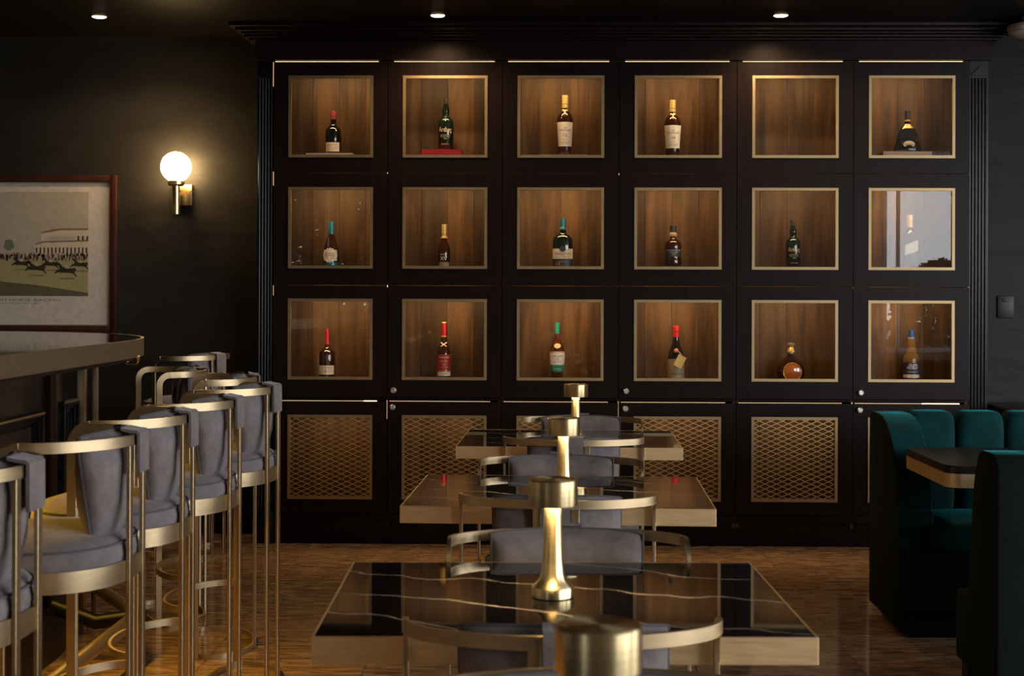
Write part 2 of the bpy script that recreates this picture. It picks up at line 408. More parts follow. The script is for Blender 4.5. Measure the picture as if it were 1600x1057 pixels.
for u in range(3):
    cab = tag(empty('display_cabinet', ((colx[2 * u] + colx[2 * u + 2]) / 2, WY, 0)), unit_label[u], 'cabinet', 'cabinets of the bottle wall')
    ox, oy = cab.location.x, cab.location.y
    def P(bm, name, mat, parent=cab, smooth=30, rel=(0, 0, 0)):
        bmesh.ops.translate(bm, vec=(-ox, -oy, 0), verts=bm.verts)
        o = finish(bm, name, mat, parent, smooth); return o
    a, b = colx[2 * u] + .001, colx[2 * u + 2] - .001
    mid = colx[2 * u + 1]
    bm = new()                                                   # carcass: sides, divider, shelves
    for x0, x1 in ((a, a + .018), (mid - .009, mid + .009), (b - .018, b)): box(bm, x0, x1, WY + .024, YBK, .10, 2.64)
    for z in (shelf[0], shelf[1], shelf[2]):
        for x0, x1 in ((a + .018, mid - .009), (mid + .009, b - .018)): box(bm, x0, x1, WY + .026, YBK - .012, z - .022, z)
    for x0, x1 in ((a + .018, mid - .009), (mid + .009, b - .018)):
        box(bm, x0, x1, WY + .026, YBK, 2.60, 2.62); box(bm, x0, x1, WY + .026, YBK, 0.15, .172)
        box(bm, x0, x1, WY + .026, YBK - .012, .748, .765)
    P(bm, 'carcass', 'walnut')
    P(bx(a, b, WY + .03, WY + .10, 0.0, LOW_B - .012), 'plinth_board', 'ebony')
    P(bx(a, b, WY + .008, WY + .032, LOW_B - .045, LOW_B - .008, bev=.006), 'plinth_moulding', 'ebony')
    P(bx(a, b, WY + .002, WY + .022, rowz[3] - .010, rowz[3] - .001), 'middle_rail', 'ebony')
    # back planks
    for ci in (0, 1):
        x0, x1 = (a + .018, mid - .009) if ci == 0 else (mid + .009, b - .018)
        n = 4; ww = (x1 - x0) / n
        for k in range(n):
            dx = random.uniform(-.012, .012)
            P(bx(x0 + k * ww + .0008, x0 + (k + 1) * ww - .0008, YBK - .012 - random.uniform(0, .0015), YBK, .172, 2.60), 'back_plank', 'walnut')
    for ci in (0, 1):
        col = 2 * u + ci
        x0, x1 = colx[col] + .0018, colx[col + 1] - .0018
        cx = (x0 + x1) / 2; fw = (colx[col + 1] - colx[col]) * 0.741 / 2
        for r in range(3):
            zt, zb = rowz[r] - .002 - (0.004 if r == 0 else 0), rowz[r + 1] + .0015 + (.002 if r == 2 else 0)
            f0, f1 = frz[r]
            bm = new()
            box(bm, x0, cx - fw + .004, WY, WY + .022, zb, zt); box(bm, cx + fw - .004, x1, WY, WY + .022, zb, zt)
            box(bm, cx - fw + .004, cx + fw - .004, WY, WY + .022, zb, f0 + .004); box(bm, cx - fw + .004, cx + fw - .004, WY, WY + .022, f1 - .004, zt)
            d = P(bm, 'glazed_door', 'ebony')
            bm = new(); ring_rect(bm, cx - fw, cx + fw, f0, f1, .015, WY - .006, WY + .012); P(bm, 'brass_frame', 'trim_brass', d)
            P(bx(cx - fw + .013, cx + fw - .013, WY + .004, WY + .008, f0 + .013, f1 - .013), 'glass_pane', 'pane', d, 0)
            if r == 2 and ci == 1:
                kp = on_y((615, 978, 1344.5)[u], (610, 611.5, 614)[u], WY)
                bm = new(); lathe(bm, [(0, .022), (.011, .022), (.016, .017), (.016, .010), (.009, .007), (.008, 0), (0, 0)], 20)
                bmesh.ops.rotate(bm, matrix=Matrix.Rotation(R(90), 3, 'X'), verts=bm.verts); bmesh.ops.translate(bm, vec=(kp.x, WY, kp.z), verts=bm.verts)
                P(bm, 'knob', 'chrome', d, 40)
            # niche light strip behind the top rail
            bm = new(); zl = rowz[r] - .026 if r else 2.598
            st = P(bx(cx - fw, cx + fw, WY + .030, WY + .038, zl - .006, zl), 'niche_light_strip', 'trim_brass')
            la = area('niche_light', (cx - ox, WY + .042 - oy, zl - .012), (R(22), 0, 0), fw * 1.9, .02, 1.0, WARM, cab)
            la['niche'] = 1
        # lower grille door
        zb, zt = LOW_B, LOW_T; f0, f1 = lowf
        bm = new()
        box(bm, x0, cx - fw + .004, WY, WY + .022, zb, zt); box(bm, cx + fw - .004, x1, WY, WY + .022, zb, zt)
        box(bm, cx - fw + .004, cx + fw - .004, WY, WY + .022, zb, f0 + .004); box(bm, cx - fw + .004, cx + fw - .004, WY, WY + .022, f1 - .004, zt)
        d = P(bm, 'grille_door', 'ebony')
        bm = new(); ring_rect(bm, cx - fw, cx + fw, f0, f1, .015, WY - .006, WY + .012); P(bm, 'brass_frame', 'trim_brass', d)
        bm = new(); gx0, gx1, gz0, gz1 = cx - fw + .014, cx + fw - .014, f0 + .014, f1 - .014
        dw, dh = .0615, .0270; sl = dh / dw
        for sg in (1, -1):
            k = -60
            while k < 60:
                # line z = gz0 + sg*sl*(x-gx0) + k*dh
                pts = []
                for xx in (gx0, gx1):
                    zz = gz0 + sg * sl * (xx - gx0) + k * dh
                    if gz0 <= zz <= gz1: pts.append((xx, zz))
                for zz in (gz0, gz1):
                    xx = gx0 + (zz - gz0 - k * dh) / (sg * sl)
                    if gx0 < xx < gx1: pts.append((xx, zz))
                if len(pts) >= 2:
                    (xa, za), (xb, zb2) = pts[0], pts[1]
                    if math.hypot(xb - xa, zb2 - za) > .01:
                        yy = WY + .004 + (.0012 if sg > 0 else 0)
                        sweep(bm, [Vector((xa, yy, za)), Vector((xb, yy, zb2))], [Vector((0, -1, 0))] * 2, .0042, .003)
                k += 1
        P(bm, 'diamond_grille', 'grille_brass', d, 0)
        if ci == 1:
            kp = on_y((613.5, 977, 1343)[u], (636.5, 639, 641)[u], WY)
            bm = new(); lathe(bm, [(0, .022), (.011, .022), (.016, .017), (.016, .010), (.009, .007), (.008, 0), (0, 0)], 20)
            bmesh.ops.rotate(bm, matrix=Matrix.Rotation(R(90), 3, 'X'), verts=bm.verts); bmesh.ops.translate(bm, vec=(kp.x, WY, kp.z), verts=bm.verts)
            P(bm, 'knob', 'chrome', d, 40)
        area('niche_light', (cx - ox, WY + .055 - oy, .742), (R(25), 0, 0), fw * 1.9, .02, 1.0, WARM, cab)['niche'] = 2
        # light strips showing in the gaps above the doors
        g = .030 if ci == 0 else .012
        def dots(a0, a1, y_, z_, hgt):
            bm = new(); n_ = int((a1 - a0) / .0085)
            for i_ in range(n_): box(bm, a0 + i_ * .0085, a0 + i_ * .0085 + .0055, y_, y_ + .005, z_, z_ + hgt)
            return bm
        P(dots(x0 + (.004 if col == 0 else .03), x1 - (.045 if ci == 0 else .03), WY + .010, 2.6052, .003), 'led_strip_and_leak', 'led', smooth=0)
        P(dots(x0 + .012, x1 - .05, WY + .006, LOW_T + .0025, .0026), 'led_strip_and_leak', 'led_dim', smooth=0)
        lk = {0: [(427, 97, 135), (427, 268, 290), (427, 446, 462)], 1: [(605.3, 269, 272), (605.3, 446, 449), (604.5, 626, 655)], 3: [(967, 271, 274), (966, 448, 451), (966, 628, 660)],
              5: [(1332.5, 449, 452), (1331.5, 629, 655), (1515, 97, 135), (1515, 272, 292), (1514, 449, 462)]}.get(col, [])
        for lx, ly0, ly1 in lk:  # thin glowing slivers stand in for light leaking through the door seams
            q0, q1 = on_y(lx, ly0, WY), on_y(lx, ly1, WY)
            P(bx(q0.x - .0010, q0.x + .0010, WY + .004, WY + .008, q1.z, q0.z), 'led_strip_and_leak', 'led_dim' if ly1 - ly0 > 5 else 'led', smooth=0)
        if col in (0, 5):
            gx = on_y((578, 1470)[col // 5], 626, WY).x; hw_ = (.035, .10)[col // 5]
            P(bx(gx - hw_, gx + hw_, WY + .002, WY + .006, LOW_T + .002, LOW_T + .0065), 'led_strip_and_leak', 'led', smooth=0)
for o in bpy.data.objects:
    if o.type == 'LIGHT' and 'niche' in o.keys():
        o.data.energy = 2.7 if o['niche'] == 1 else 1.25
        del o['niche']
# the vertical slivers at the door ends are added glow for leaking light
# frieze, cornice, pilasters, plinth
XA, XB = colx[0], colx[6]
structure(finish(bx(XA - .10, XB + .11, WY - .012, YB, 2.612, 2.72), 'trim_frieze', 'ebony', smooth=0))
bm = new()
for k, (zz0, zz1, pr) in enumerate(((2.715, 2.728, .03), (2.728, 2.744, .05), (2.744, 2.756, .065), (2.756, 2.776, .09), (2.776, 2.80, .12))):
    box(bm, XA - .10 - pr, XB + .11 + pr, WY - .012 - pr, YB, zz0, zz1, bev=.004)
structure(finish(bm, 'trim_cornice', 'ebony', smooth=30))
for k, (p0, p1) in enumerate(((on_y(400, 450, WY).x, XA - .004), (XB + .004, on_y(1545, 450, WY).x))):
    bm = new(); box(bm, p0, p1, WY + .02, YB, 0, 2.612)
    n = 5; ww = (p1 - p0 - .008) / n
    for i in range(n):
        xx = p0 + .004 + ww * (i + .5); rr = ww * .40
        pts = [(xx + rr * math.cos(a), WY + .02 + rr * math.sin(a)) for a in [math.pi + math.pi * q / 8 for q in range(9)]]
        prism(bm, pts, .20, 2.52)
    pts = [(p0, 2.535), (p1, 2.535), ((p0 + p1) / 2, 2.58)]
    va = [bm.verts.new((x, WY + .005, z)) for x, z in pts]; vb = [bm.verts.new((x, WY + .02, z)) for x, z in pts]
    bm.faces.new(va); bm.faces.new(vb)
    for i in range(3): bm.faces.new((va[i], va[(i + 1) % 3], vb[(i + 1) % 3], vb[i]))
    box(bm, p0 - .004, p1 + .004, WY + .004, WY + .02, 0, .18, bev=.003)
    structure(finish(bm, 'trim_pilaster_%d' % (k + 1), 'black_lacquer', smooth=40))
structure(finish(bx(XL, on_y(400, 450, WY).x - .002, YB - .015, YB, 0, .14, bev=.004), 'baseboard_left', 'ebony', smooth=30))

# ------------------------------------------------------------------ bottles and books
YBOT = 7.825; SB = F / YBOT
def label_patch(prof, sy, z0, z1, hw, off, n=14, rows=4, notch=None):
    """curved patch on the front (-y) of a lathe body; hw = half angle"""
    bm = new(); g = []
    def rad(z):
        for (ra, za), (rb, zb) in zip(prof, prof[1:]):
            lo, hi = min(za, zb), max(za, zb)
            if lo <= z <= hi and hi > lo: return ra + (rb - ra) * (z - za) / (zb - za)
        return prof[0][0]
    for j in range(rows + 1):
        z = z0 + (z1 - z0) * j / rows; r = rad(z) + off; row = []
        for i in range(n + 1):
            a = -hw + 2 * hw * i / n
            row.append(bm.verts.new((r * math.sin(a), -sy * r * math.cos(a), z)))
        g.append(row)
    for j in range(rows):
        for i in range(n): bm.faces.new((g[j][i], g[j][i + 1], g[j + 1][i + 1], g[j + 1][i]))
    return bm
def wrap_text(s, size, r, sy, z, maxw=None, squash=1.0, off=.0012, tilt=0):
    me = text_mesh(s, size); xs = [v.co.x for v in me.vertices]
    if not xs: return me
    k = 1.0
    if maxw: k = min(1.0, maxw / (max(xs) - min(xs)))
    for v in me.vertices:
        x, y = v.co.x * k, v.co.y * squash
        a = x / r
        v.co = ((r + off) * math.sin(a), -sy * (r + off) * math.cos(a), z + y + tilt * x)
    return me
def bottle(label, xpx, zbase, prof_px, mat, caps=(), labels=(), texts=(), sy=1.0, name='whisky_bottle', cat='bottle', square=False, group='bottles in the display niches', Y=YBOT):
    """profiles in photo pixels: (half width, height above the base)"""
    X = on_y(xpx, 458, Y).x
    root = tag(empty(name, (X, Y, zbase)), label, cat, group)
    s = 1 / SB
    prof = [(a * s, b * s) for a, b in prof_px]
    bm = new(); lathe(bm, [(0, 0)] + prof + [(0, prof[-1][1])], 4 * 8, sy=sy)
    if square:
        for v in bm.verts:
            r = math.hypot(v.co.x, v.co.y)
            if r > .012 and v.co.z < prof[-1][1] * .55:
                mx_ = max(abs(v.co.x), abs(v.co.y)); k = .35 + .65 * r / mx_
                v.co.x *= k * .97; v.co.y *= k * .97
    finish(bm, 'glass_body', mat, root, 50)
    for h0, h1, hw0, hw1, cm in caps:
        e = .6 * s
        bm = new(); lathe(bm, [(0, h0 * s), (hw0 * s, h0 * s), (hw0 * s, h0 * s + e), (hw1 * s, h1 * s - e), (hw1 * s - e, h1 * s), (0, h1 * s)], 24)
        finish(bm, 'cap' if cm != 'gold_band' else 'collar', cm, root, 40)
    parts = []
    for h0, h1, ang, lm in labels:
        parts.append(finish(label_patch(prof, sy, h0 * s, h1 * s, R(ang), .0006), 'label', lm, root, 60))
    for tx, h, size, tm, hwpx, li in texts:
        r = max(a for (a, b) in prof if True)
        for (ra, za), (rb, zb) in zip(prof, prof[1:]):
            if min(za, zb) <= h * s <= max(za, zb) and abs(zb - za) > 1e-6: r = ra + (rb - ra) * (h * s - za) / (zb - za)
        me = wrap_text(tx, size * s, r, sy, h * s, maxw=2 * hwpx * s)
        link_mesh(me, 'lettering', tm, parts[li] if (li is not None and parts) else root, 0)
    return root
def book(label, xpx, zbase, wpx, hpx, mat, depth=.20, Y=7.80, group=None, pages=True):
    X = on_y(xpx, 458, Y).x; wd = wpx / SB; h = hpx / SB
    root = tag(empty('book', (X, Y, zbase)), label, 'book', group)
    c = max(.0012, h * .12)
    bm = new(); box(bm, -wd / 2, wd / 2, -depth / 2, depth / 2, 0, c); box(bm, -wd / 2, wd / 2, -depth / 2, depth / 2, h - c, h)
    box(bm, -wd / 2, wd / 2, -depth / 2, -depth / 2 + c, c, h - c)
    finish(bm, 'cover', mat, root, 30)
    finish(bx(-wd / 2 + .004, wd / 2 - .004, -depth / 2 + c, depth / 2 - .004, c, h - c), 'pages', 'page', root, 0)
    return h
zr = shelf
# --- top row
h = book('thin worn paperback lying under the black bottle with a dull red cap', 518, zr[0], 72, 4, 'page')
bottle('black bottle with a dull red cap and a low cream label, on a thin book', 520, zr[0] + h,
       [(11, 0), (12.6, 2), (12.8, 30), (12.2, 38), (9.5, 43), (5.5, 46), (4.3, 49), (4.3, 56)], 'black_glass',
       [(56, 62, 4.8, 4.8, 'dull_red'), (62, 69, 5.2, 5.0, 'dull_red')], [(5, 19, 55, 'cream')],
       [('SINGLE MALT', 15, 3.2, 'ink', 9, 0), ('SCOTCH WHISKY', 11, 2.6, 'ink', 9, 0), ('CASK STRENGTH', 8, 2.2, 'ink', 9, 0)])
h = book('thick red cloth-bound book under the black bottle with gothic lettering', 691, zr[0], 61, 10, 'red_cloth')
ARD = [(10.5, 0), (11.6, 1.5), (12.4, 30), (12.6, 44), (11.8, 48), (8.5, 52.5), (5, 54.5), (4.6, 57), (5.6, 60), (6, 64), (5.2, 68), (4.0, 71), (4.0, 74)]
def ardbeg(lab, x, zb, k=1.0):
    return bottle(lab, x, zb, [(a * k, b * k) for a, b in ARD], 'green_glass',
       [(74 * k, 78 * k, 3.9 * k, 3.9 * k, 'black_foil'), (78 * k, 83 * k, 4.0 * k, 3.8 * k, 'black_foil')], [],
       [('Ardbeg', 33 * k, 11 * k, 'gold_ink', 10.5 * k, None), ('ISLAY SINGLE MALT', 24.5 * k, 2.6 * k, 'gold_ink', 8.5 * k, None), ('SCOTCH WHISKY', 22 * k, 2.2 * k, 'gold_ink', 8 * k, None), ('TEN', 19 * k, 2.6 * k, 'cream', 4 * k, None), ('GUARANTEED', 10.5 * k, 2.2 * k, 'gold_ink', 6.5 * k, None)])
ardbeg('black-green bottle with gold gothic lettering, standing on a red book', 695.7, zr[0] + h)
h = book('very thin flat booklet under the bottle with a tall cream label numbered 12', 879, zr[0], 74, 2.0, 'page')
MAC = [(9.5, 0), (10.2, 1.5), (10.4, 18), (12.6, 52), (12.4, 58), (10.5, 65), (6.5, 70), (4.6, 73), (4.4, 77)]
def macallan(lab, x, zb, num, k=1.0, kw=1.0):
    b = bottle(lab, x, zb, [(a * kw, q * k) for a, q in MAC], 'dark_amber',
       [(76 * k, 81.5 * k, 5.0, 5.0, 'straw_foil'), (82.3 * k, 96 * k, 5.0, 5.0, 'straw_foil')], [(15.5 * k, 53 * k, 76, 'white_label')],
       [('THE', 44 * k, 2.4, 'ink', 3, 0), ('MACALLAN', 40.5 * k, 4.4, 'ink', 9.5, 0), (num, 32 * k, 6.5, 'ink', 4, 0), ('YEARS OLD', 26 * k, 1.8, 'ink', 4, 0), ('HIGHLAND SINGLE MALT', 21.5 * k, 2.0, 'ink', 8.5, 0), ('SCOTCH WHISKY', 19 * k, 1.8, 'ink', 6, 0)])
    s = 1 / SB; bm = new()                                  # arrow-shaped neck label
    pts = [(-7.2, 72), (-3.5, 74.0), (3.5, 74.0), (7.2, 72), (0, 62.5)]
    def rr(h):
        for (ra, za), (rb, zb_) in zip(MAC, MAC[1:]):
            if za <= h <= zb_: return ra + (rb - ra) * (h - za) / (zb_ - za)
        return 5
    vs = []
    for px_, ph in pts:
        r = rr(ph) * kw + .5; xx = max(-r * .8, min(r * .8, px_)); vs.append(bm.verts.new((xx * s, -math.sqrt(max(.1, r * r - xx * xx)) * s, ph * k * s)))
    c = bm.verts.new((0, -(rr(70) * kw + .8) * s, 70 * k * s))
    for i in range(5): bm.faces.new((vs[i], vs[(i + 1) % 5], c))
    finish(bm, 'neck_label', 'pale_gold', b, 0)
macallan('bottle with straw-yellow cap and cream label reading 12, on a thin booklet', 881.7, zr[0] + h, '12')
macallan('bottle with straw-yellow cap and cream label reading 18, without a booklet', 1050, zr[0], '18', 0.945, 1.04)
h = book('tan decorated book under the wide-hipped black decanter', 1410, zr[0], 74, 7.5, 'tan_cloth')
XO = [(19, 0), (21, 2), (21.3, 8), (19, 14), (17, 20), (15.8, 27), (15.2, 31), (13, 36), (9, 41), (5.2, 45), (4.3, 49), (4.3, 51)]
b = bottle('wide-hipped black cognac decanter with oval gold label, on a tan book', 1417, zr[0] + h, XO, 'black_glass',
       [(50, 52.5, 4.8, 4.8, 'gold_foil'), (52.5, 67, 4.4, 4.6, 'black_foil')], [], [], sy=.55)
bm = new(); s = 1 / SB
ring = [bm.verts.new((8.6 * math.cos(q * math.pi / 12) * s, -(19.2 * .55 * .93 + .9 + 0.0) * s, (13.5 + 5.6 * math.sin(q * math.pi / 12)) * s)) for q in range(24)]
bm.faces.new(ring); r2 = bmesh.ops.extrude_face_region(bm, geom=list(bm.faces)); bmesh.ops.translate(bm, vec=(0, 1.6 * s, 0), verts=[v for v in r2['geom'] if isinstance(v, bmesh.types.BMVert)])
lab = finish(bm, 'label', 'pale_gold', b, 30)
me = text_mesh('Hennessy', 4.0 * s)
for v in me.vertices: v.co = (v.co.x * .85, -(19.2 * .55 * .93 + 1.1) * s, 13.5 * s + v.co.y)
link_mesh(me, 'lettering', 'ink', lab, 0)
bm = new()
for side in (-1, 1):                                        # embossed vine leaves on the flanks
    for q in range(5):
        superell(bm, side * (10 + 1.3 * (q % 2)) * s, -(.55 * 15.5) * s, (4 + q * 5.2) * s, 1.9 * s, 1.4 * s, 1.6 * s, .9, .9, 8, 6)
finish(bm, 'embossed_vine', 'black_glass', b, 60)
bm = label_patch([(a * s, q * s) for a, q in XO], .55, 39 * s, 46 * s, R(50), .0006); finish(bm, 'neck_label', 'gold_foil', b, 60)
# --- middle row
b = bottle('bottle with teal cap and round scalloped cream label above a teal band', 517, zr[1],
       [(11, 0), (12, 1.5), (12.2, 14), (12.0, 26), (10.5, 35), (8, 43), (5.2, 50), (4.4, 55)], 'dark_amber',
       [(53, 60, 5.6, 5.4, 'teal_foil'), (60, 73, 5.4, 5.0, 'teal_foil')], [(4, 9, 80, 'teal_foil'), (11, 28, 58, 'cream')],
       [('CHIVAS REGAL', 22.5, 3.0, 'ink', 8, 1), ('MIZUNARA', 19.0, 4.0, 'ink', 8, 1), ('SCOTCH WHISKY', 15.5, 2.0, 'ink', 7, 1)])
bm = new(); s = 1 / SB
for q in range(16):
    a_ = q * math.pi / 8; xx, zz = 9.6 * math.cos(a_), 19.5 + 10 * math.sin(a_)
    rr_ = 12.2 if zz < 26 else 12.0 - (zz - 26) * .15
    superell(bm, xx * s, -math.sqrt(max(1, rr_ ** 2 - xx ** 2)) * s, zz * s, 1.9 * s, .5 * s, 1.9 * s, 1, 1, 10, 6)
finish(bm, 'label_scallops', 'cream', b, 60)
b = bottle('slim dark bottle with gold cap and white XV lettering', 693.6, zr[1],
       [(8.2, 0), (9.2, 1.5), (9.8, 18), (9.8, 28), (8.5, 35), (5.5, 41), (4.2, 45), (4.2, 49)], 'dark_amber',
       [(47, 50, 5.8, 5.4, 'gold_foil'), (50, 54, 4.2, 4.4, 'gold_foil'), (54, 69, 4.8, 4.4, 'gold_foil')], [(2, 9, 60, 'kraft')],
       [('XV', 15, 9, 'cream', 5.5, None), ('CHIVAS', 21.5, 3.6, 'gold_ink', 7.5, None), ('BLENDED SCOTCH', 9.5, 2.2, 'gold_ink', 7, None)])
b = bottle('broad flat bottle with ribbed blue cap, cream label over a dark band with orange 18', 879, zr[1],
       [(15, 0), (15.6, 1.5), (15.6, 44), (14.5, 48), (10, 52.5), (6, 54.5), (5.0, 57), (4.6, 61)], 'green_glass',
       [(61, 65, 5.8, 5.2, 'teal_foil'), (65, 70, 4.8, 5.0, 'teal_foil'), (70, 78.5, 5.2, 4.9, 'teal_foil')], [(15.5, 31, 84, 'cream'), (1, 15.2, 84, 'slate_label')],
       [('THE', 27, 2.2, 'ink', 3, 0), ('SINGLETON', 22.8, 6.2, 'ink', 13, 0), ('SINGLE MALT SCOTCH WHISKY', 17.8, 2.0, 'ink', 12.5, 0), ('GLENDULLAN', 11, 2.0, 'silver_label', 8, 1)], sy=.6)
s = 1 / SB; me = text_mesh('18', 7.5 * s)
for v in me.vertices: v.co = (v.co.x - 8.0 * s, -15.6 * .6 * s * math.sqrt(max(.02, 1 - ((v.co.x - 8.0 * s) / (15.6 * s)) ** 2)) - .0016, 7.5 * s + v.co.y)
link_mesh(me, 'lettering', 'orange_ink', b, 0)
bm = new(); lathe(bm, [(0, 0), (4.8 * s, 0), (4.8 * s, .8 * s), (0, 1.0 * s)], 24); bmesh.ops.rotate(bm, matrix=Matrix.Rotation(R(90), 3, 'X'), verts=bm.verts)
bmesh.ops.translate(bm, vec=(0, -15.6 * .6 * s + .0005, 31 * s), verts=bm.verts); finish(bm, 'round_seal', 'slate_label', b, 40)
b = bottle('squat-shouldered amber bottle with black stopper, cord at the neck and a dark narrow label', 1051.5, zr[1],
       [(12, 0), (13, 1.5), (13, 14), (11.6, 22), (12.6, 30), (13, 38), (11.5, 43), (6, 46), (4.2, 48.5), (4.0, 58)], 'dark_amber',
       [(58.5, 67.5, 5.2, 5.4, 'black_foil')], [(19, 28.5, 58, 'slate_label'), (28.5, 30, 58, 'silver_label')],
       [('HIGHLAND', 26, 2.8, 'cream', 8, 0), ('PARK', 23, 2.6, 'cream', 5, 0), ('12', 20.6, 2.4, 'orange_ink', 3, 0)])
bm = new(); lathe(bm, [(4.2 * s, 50 * s), (5.8 * s, 51.5 * s), (5.8 * s, 55.5 * s), (4.2 * s, 57 * s)], 24); finish(bm, 'neck_cord', 'cord', b, 40)
ardbeg('black-green bottle with gold gothic lettering, standing directly on the shelf', 1239, zr[1], .925)
b = bottle('clear square bottle with gold cap and slanted silver label', 1421.5, zr[1],
       [(9.5, 0), (10.0, 1.5), (10.0, 52), (9.0, 56), (6, 60), (4.2, 63), (4.0, 68)], 'clear_glass',
       [(66, 76, 4.4, 4.2, 'gold_foil'), (76, 85, 4.8, 4.8, 'gold_foil')], [], [], square=True, sy=1.0)
bm = new(); q4 = [(-9.9, 22), (9.9, 29.5), (9.9, 46), (-9.9, 38)]
va = [bm.verts.new((x * s, -10.6 * s, z * s)) for x, z in q4]; bm.faces.new(va)
r2 = bmesh.ops.extrude_face_region(bm, geom=list(bm.faces)); bmesh.ops.translate(bm, vec=(0, .6 * s, 0), verts=[v for v in r2['geom'] if isinstance(v, bmesh.types.BMVert)])
lb = finish(bm, 'slanted_label', 'silver_label', b, 0)
me = text_mesh('JOHNNIE WALKER', 3.0 * s)
for v in me.vertices: v.co = (v.co.x * .75, -10.75 * s, 34 * s + v.co.y + v.co.x * .38)
link_mesh(me, 'lettering', 'gold_ink', lb, 0)
# --- bottom row
bottle('dark bottle with long red neck foil and a low cream label reading 101', 511.5, zr[2],
       [(11.5, 0), (12.6, 1.5), (12.6, 40), (11.5, 44), (7, 47.5), (4, 51), (3.6, 56)], 'dark_amber',
       [(55, 79.5, 3.7, 3.0, 'red_foil')], [(8, 22, 66, 'cream')],
       [('WILD TURKEY', 18.5, 3.6, 'ink', 9.5, 0), ('-101-', 12.8, 6.8, 'red_ink', 8, 0)])
b = bottle('dark slim bottle with red and gold neck foil and red label over a cream strip', 694, zr[2],
       [(9.8, 0), (10.4, 1.5), (10.4, 40), (9.4, 47), (6.8, 55), (4.6, 62), (4.0, 68)], 'dark_amber',
       [(67, 69, 4.6, 4.6, 'gold_foil'), (69, 88.5, 4.3, 3.9, 'red_foil'), (88.5, 90.5, 4.1, 4.0, 'gold_foil')],
       [(15.5, 40, 80, 'red_label'), (6.5, 13, 80, 'cream'), (14, 15.2, 80, 'gold_foil')],
       [('GLENMORANGIE', 35.2, 3.2, 'cream', 9.5, 0), ('LASANTA', 29.5, 3.4, 'gold_ink', 7, 0), ('12', 24, 5, 'gold_ink', 4, 0), ('HIGHLAND MALT', 20, 2.0, 'gold_ink', 8, 0), ('12 YEARS', 9.8, 3.4, 'ink', 7.5, 1)])
bm = new()
for sg in (-1, 1):
    pts = []
    for q in range(5):
        tt = -1 + q / 2; hh = 55.5 + sg * tt * 3.2; rad_ = 6.8 - (hh - 55) * .31 + .5; xx = tt * 4.6
        pts.append(Vector((xx * s, -math.sqrt(max(1, rad_ ** 2 - min(xx * xx, rad_ ** 2 * .9))) * s, hh * s)))
    sweep(bm, pts, [Vector((0, -1, 0))] * 5, 1.5 * s, .3 * s)
finish(bm, 'cross_emblem', 'cream', b, 0)
b = bottle('amber bottle with green cap and two-tone cream and green label reading 12', 871, zr[2],
       [(8.5, 0), (9.2, 1.5), (9.6, 12), (11.5, 36), (11.6, 44), (9.5, 53), (6, 61), (4.4, 67), (4.2, 72)], 'deep_amber',
       [(73, 78, 4.2, 4.0, 'green_foil'), (78, 90, 4.2, 3.9, 'green_foil')], [(24.5, 45, 84, 'white_label'), (13.5, 24.2, 80, 'green_foil')],
       [('THE', 41.8, 2.4, 'ink', 3, 0), ('GLENLIVET', 38, 4.6, 'ink', 9.5, 0), ('12', 33.5, 5.2, 'red_ink', 4, 0), ('YEARS OF AGE', 29.6, 1.9, 'ink', 7, 0), ('SINGLE MALT', 18, 2.4, 'cream', 7, 1)])
bm = new(); lathe(bm, [(0, 0), (5.2 * s, 0), (5.2 * s, .6 * s), (0, .8 * s)], 24, sy=.75); bmesh.ops.rotate(bm, matrix=Matrix.Rotation(R(76), 3, 'X'), verts=bm.verts)
bmesh.ops.translate(bm, vec=(0, -9.6 * s, 54 * s), verts=bm.verts); finish(bm, 'neck_medallion', 'pale_gold', b, 40)
b = bottle('dark bottle with bright red cap, kraft paper label and a hanging yellow tag', 1056.5, zr[2],
       [(12.5, 0), (13, 1.5), (13, 36), (11.5, 43), (8, 52), (5.6, 59), (4.9, 66), (4.7, 70)], 'black_glass',
       [(68, 77.5, 5.0, 5.1, 'bright_red'), (78, 85.5, 5.7, 5.3, 'bright_red')], [(1, 34.5, 88, 'kraft')],
       [('WHISKY', 11, 5.5, 'ink', 10.5, 0)])
bm = new(); tagv = []
c_, s_ = math.cos(R(-28)), math.sin(R(-28))
for x, z in ((-6.6, -9.5), (6.6, -9.5), (6.6, 9.5), (-6.6, 9.5)):
    tagv.append((4.8 + x * c_ - z * s_, 31 + x * s_ + z * c_))
va = [bm.verts.new((x * s, -15.0 * s, z * s)) for x, z in tagv]; bm.faces.new(va)
r2 = bmesh.ops.extrude_face_region(bm, geom=list(bm.faces)); bmesh.ops.translate(bm, vec=(0, .8 * s, 0), verts=[v for v in r2['geom'] if isinstance(v, bmesh.types.BMVert)])
tg = finish(bm, 'hanging_tag', 'tag_yellow', b, 0)
finish(tube(new(), [Vector((1.5 * s, -13 * s, 47 * s)), Vector((5 * s, -14.5 * s, 44 * s)), Vector((8.5 * s, -15 * s, 39 * s))], .7 * s, 6), 'string', 'cord', tg, 40)
bm = superell(new(), -.8 * s, -11 * s, 47.5 * s, 3.6 * s, 1.3 * s, 3.6 * s, 1, 1, 16, 10); finish(bm, 'wax_seal', 'copper', b, 60)
RC = [(12, 0), (17, 2), (21, 8), (22.3, 16), (20, 24), (14, 32), (8, 38), (4.3, 42), (3.9, 44)]
b = bottle('round-bellied amber decanter with gold faceted stopper', 1236, zr[2], RC, 'dark_amber',
       [(43, 45.5, 3.6, 3.6, 'silver_label'), (45.5, 53, 6.0, 4.2, 'gold_foil'), (53, 59, 4.0, 6.2, 'gold_foil'), (59, 60.5, 5.6, 5.4, 'black_foil')], [], [], sy=.42)
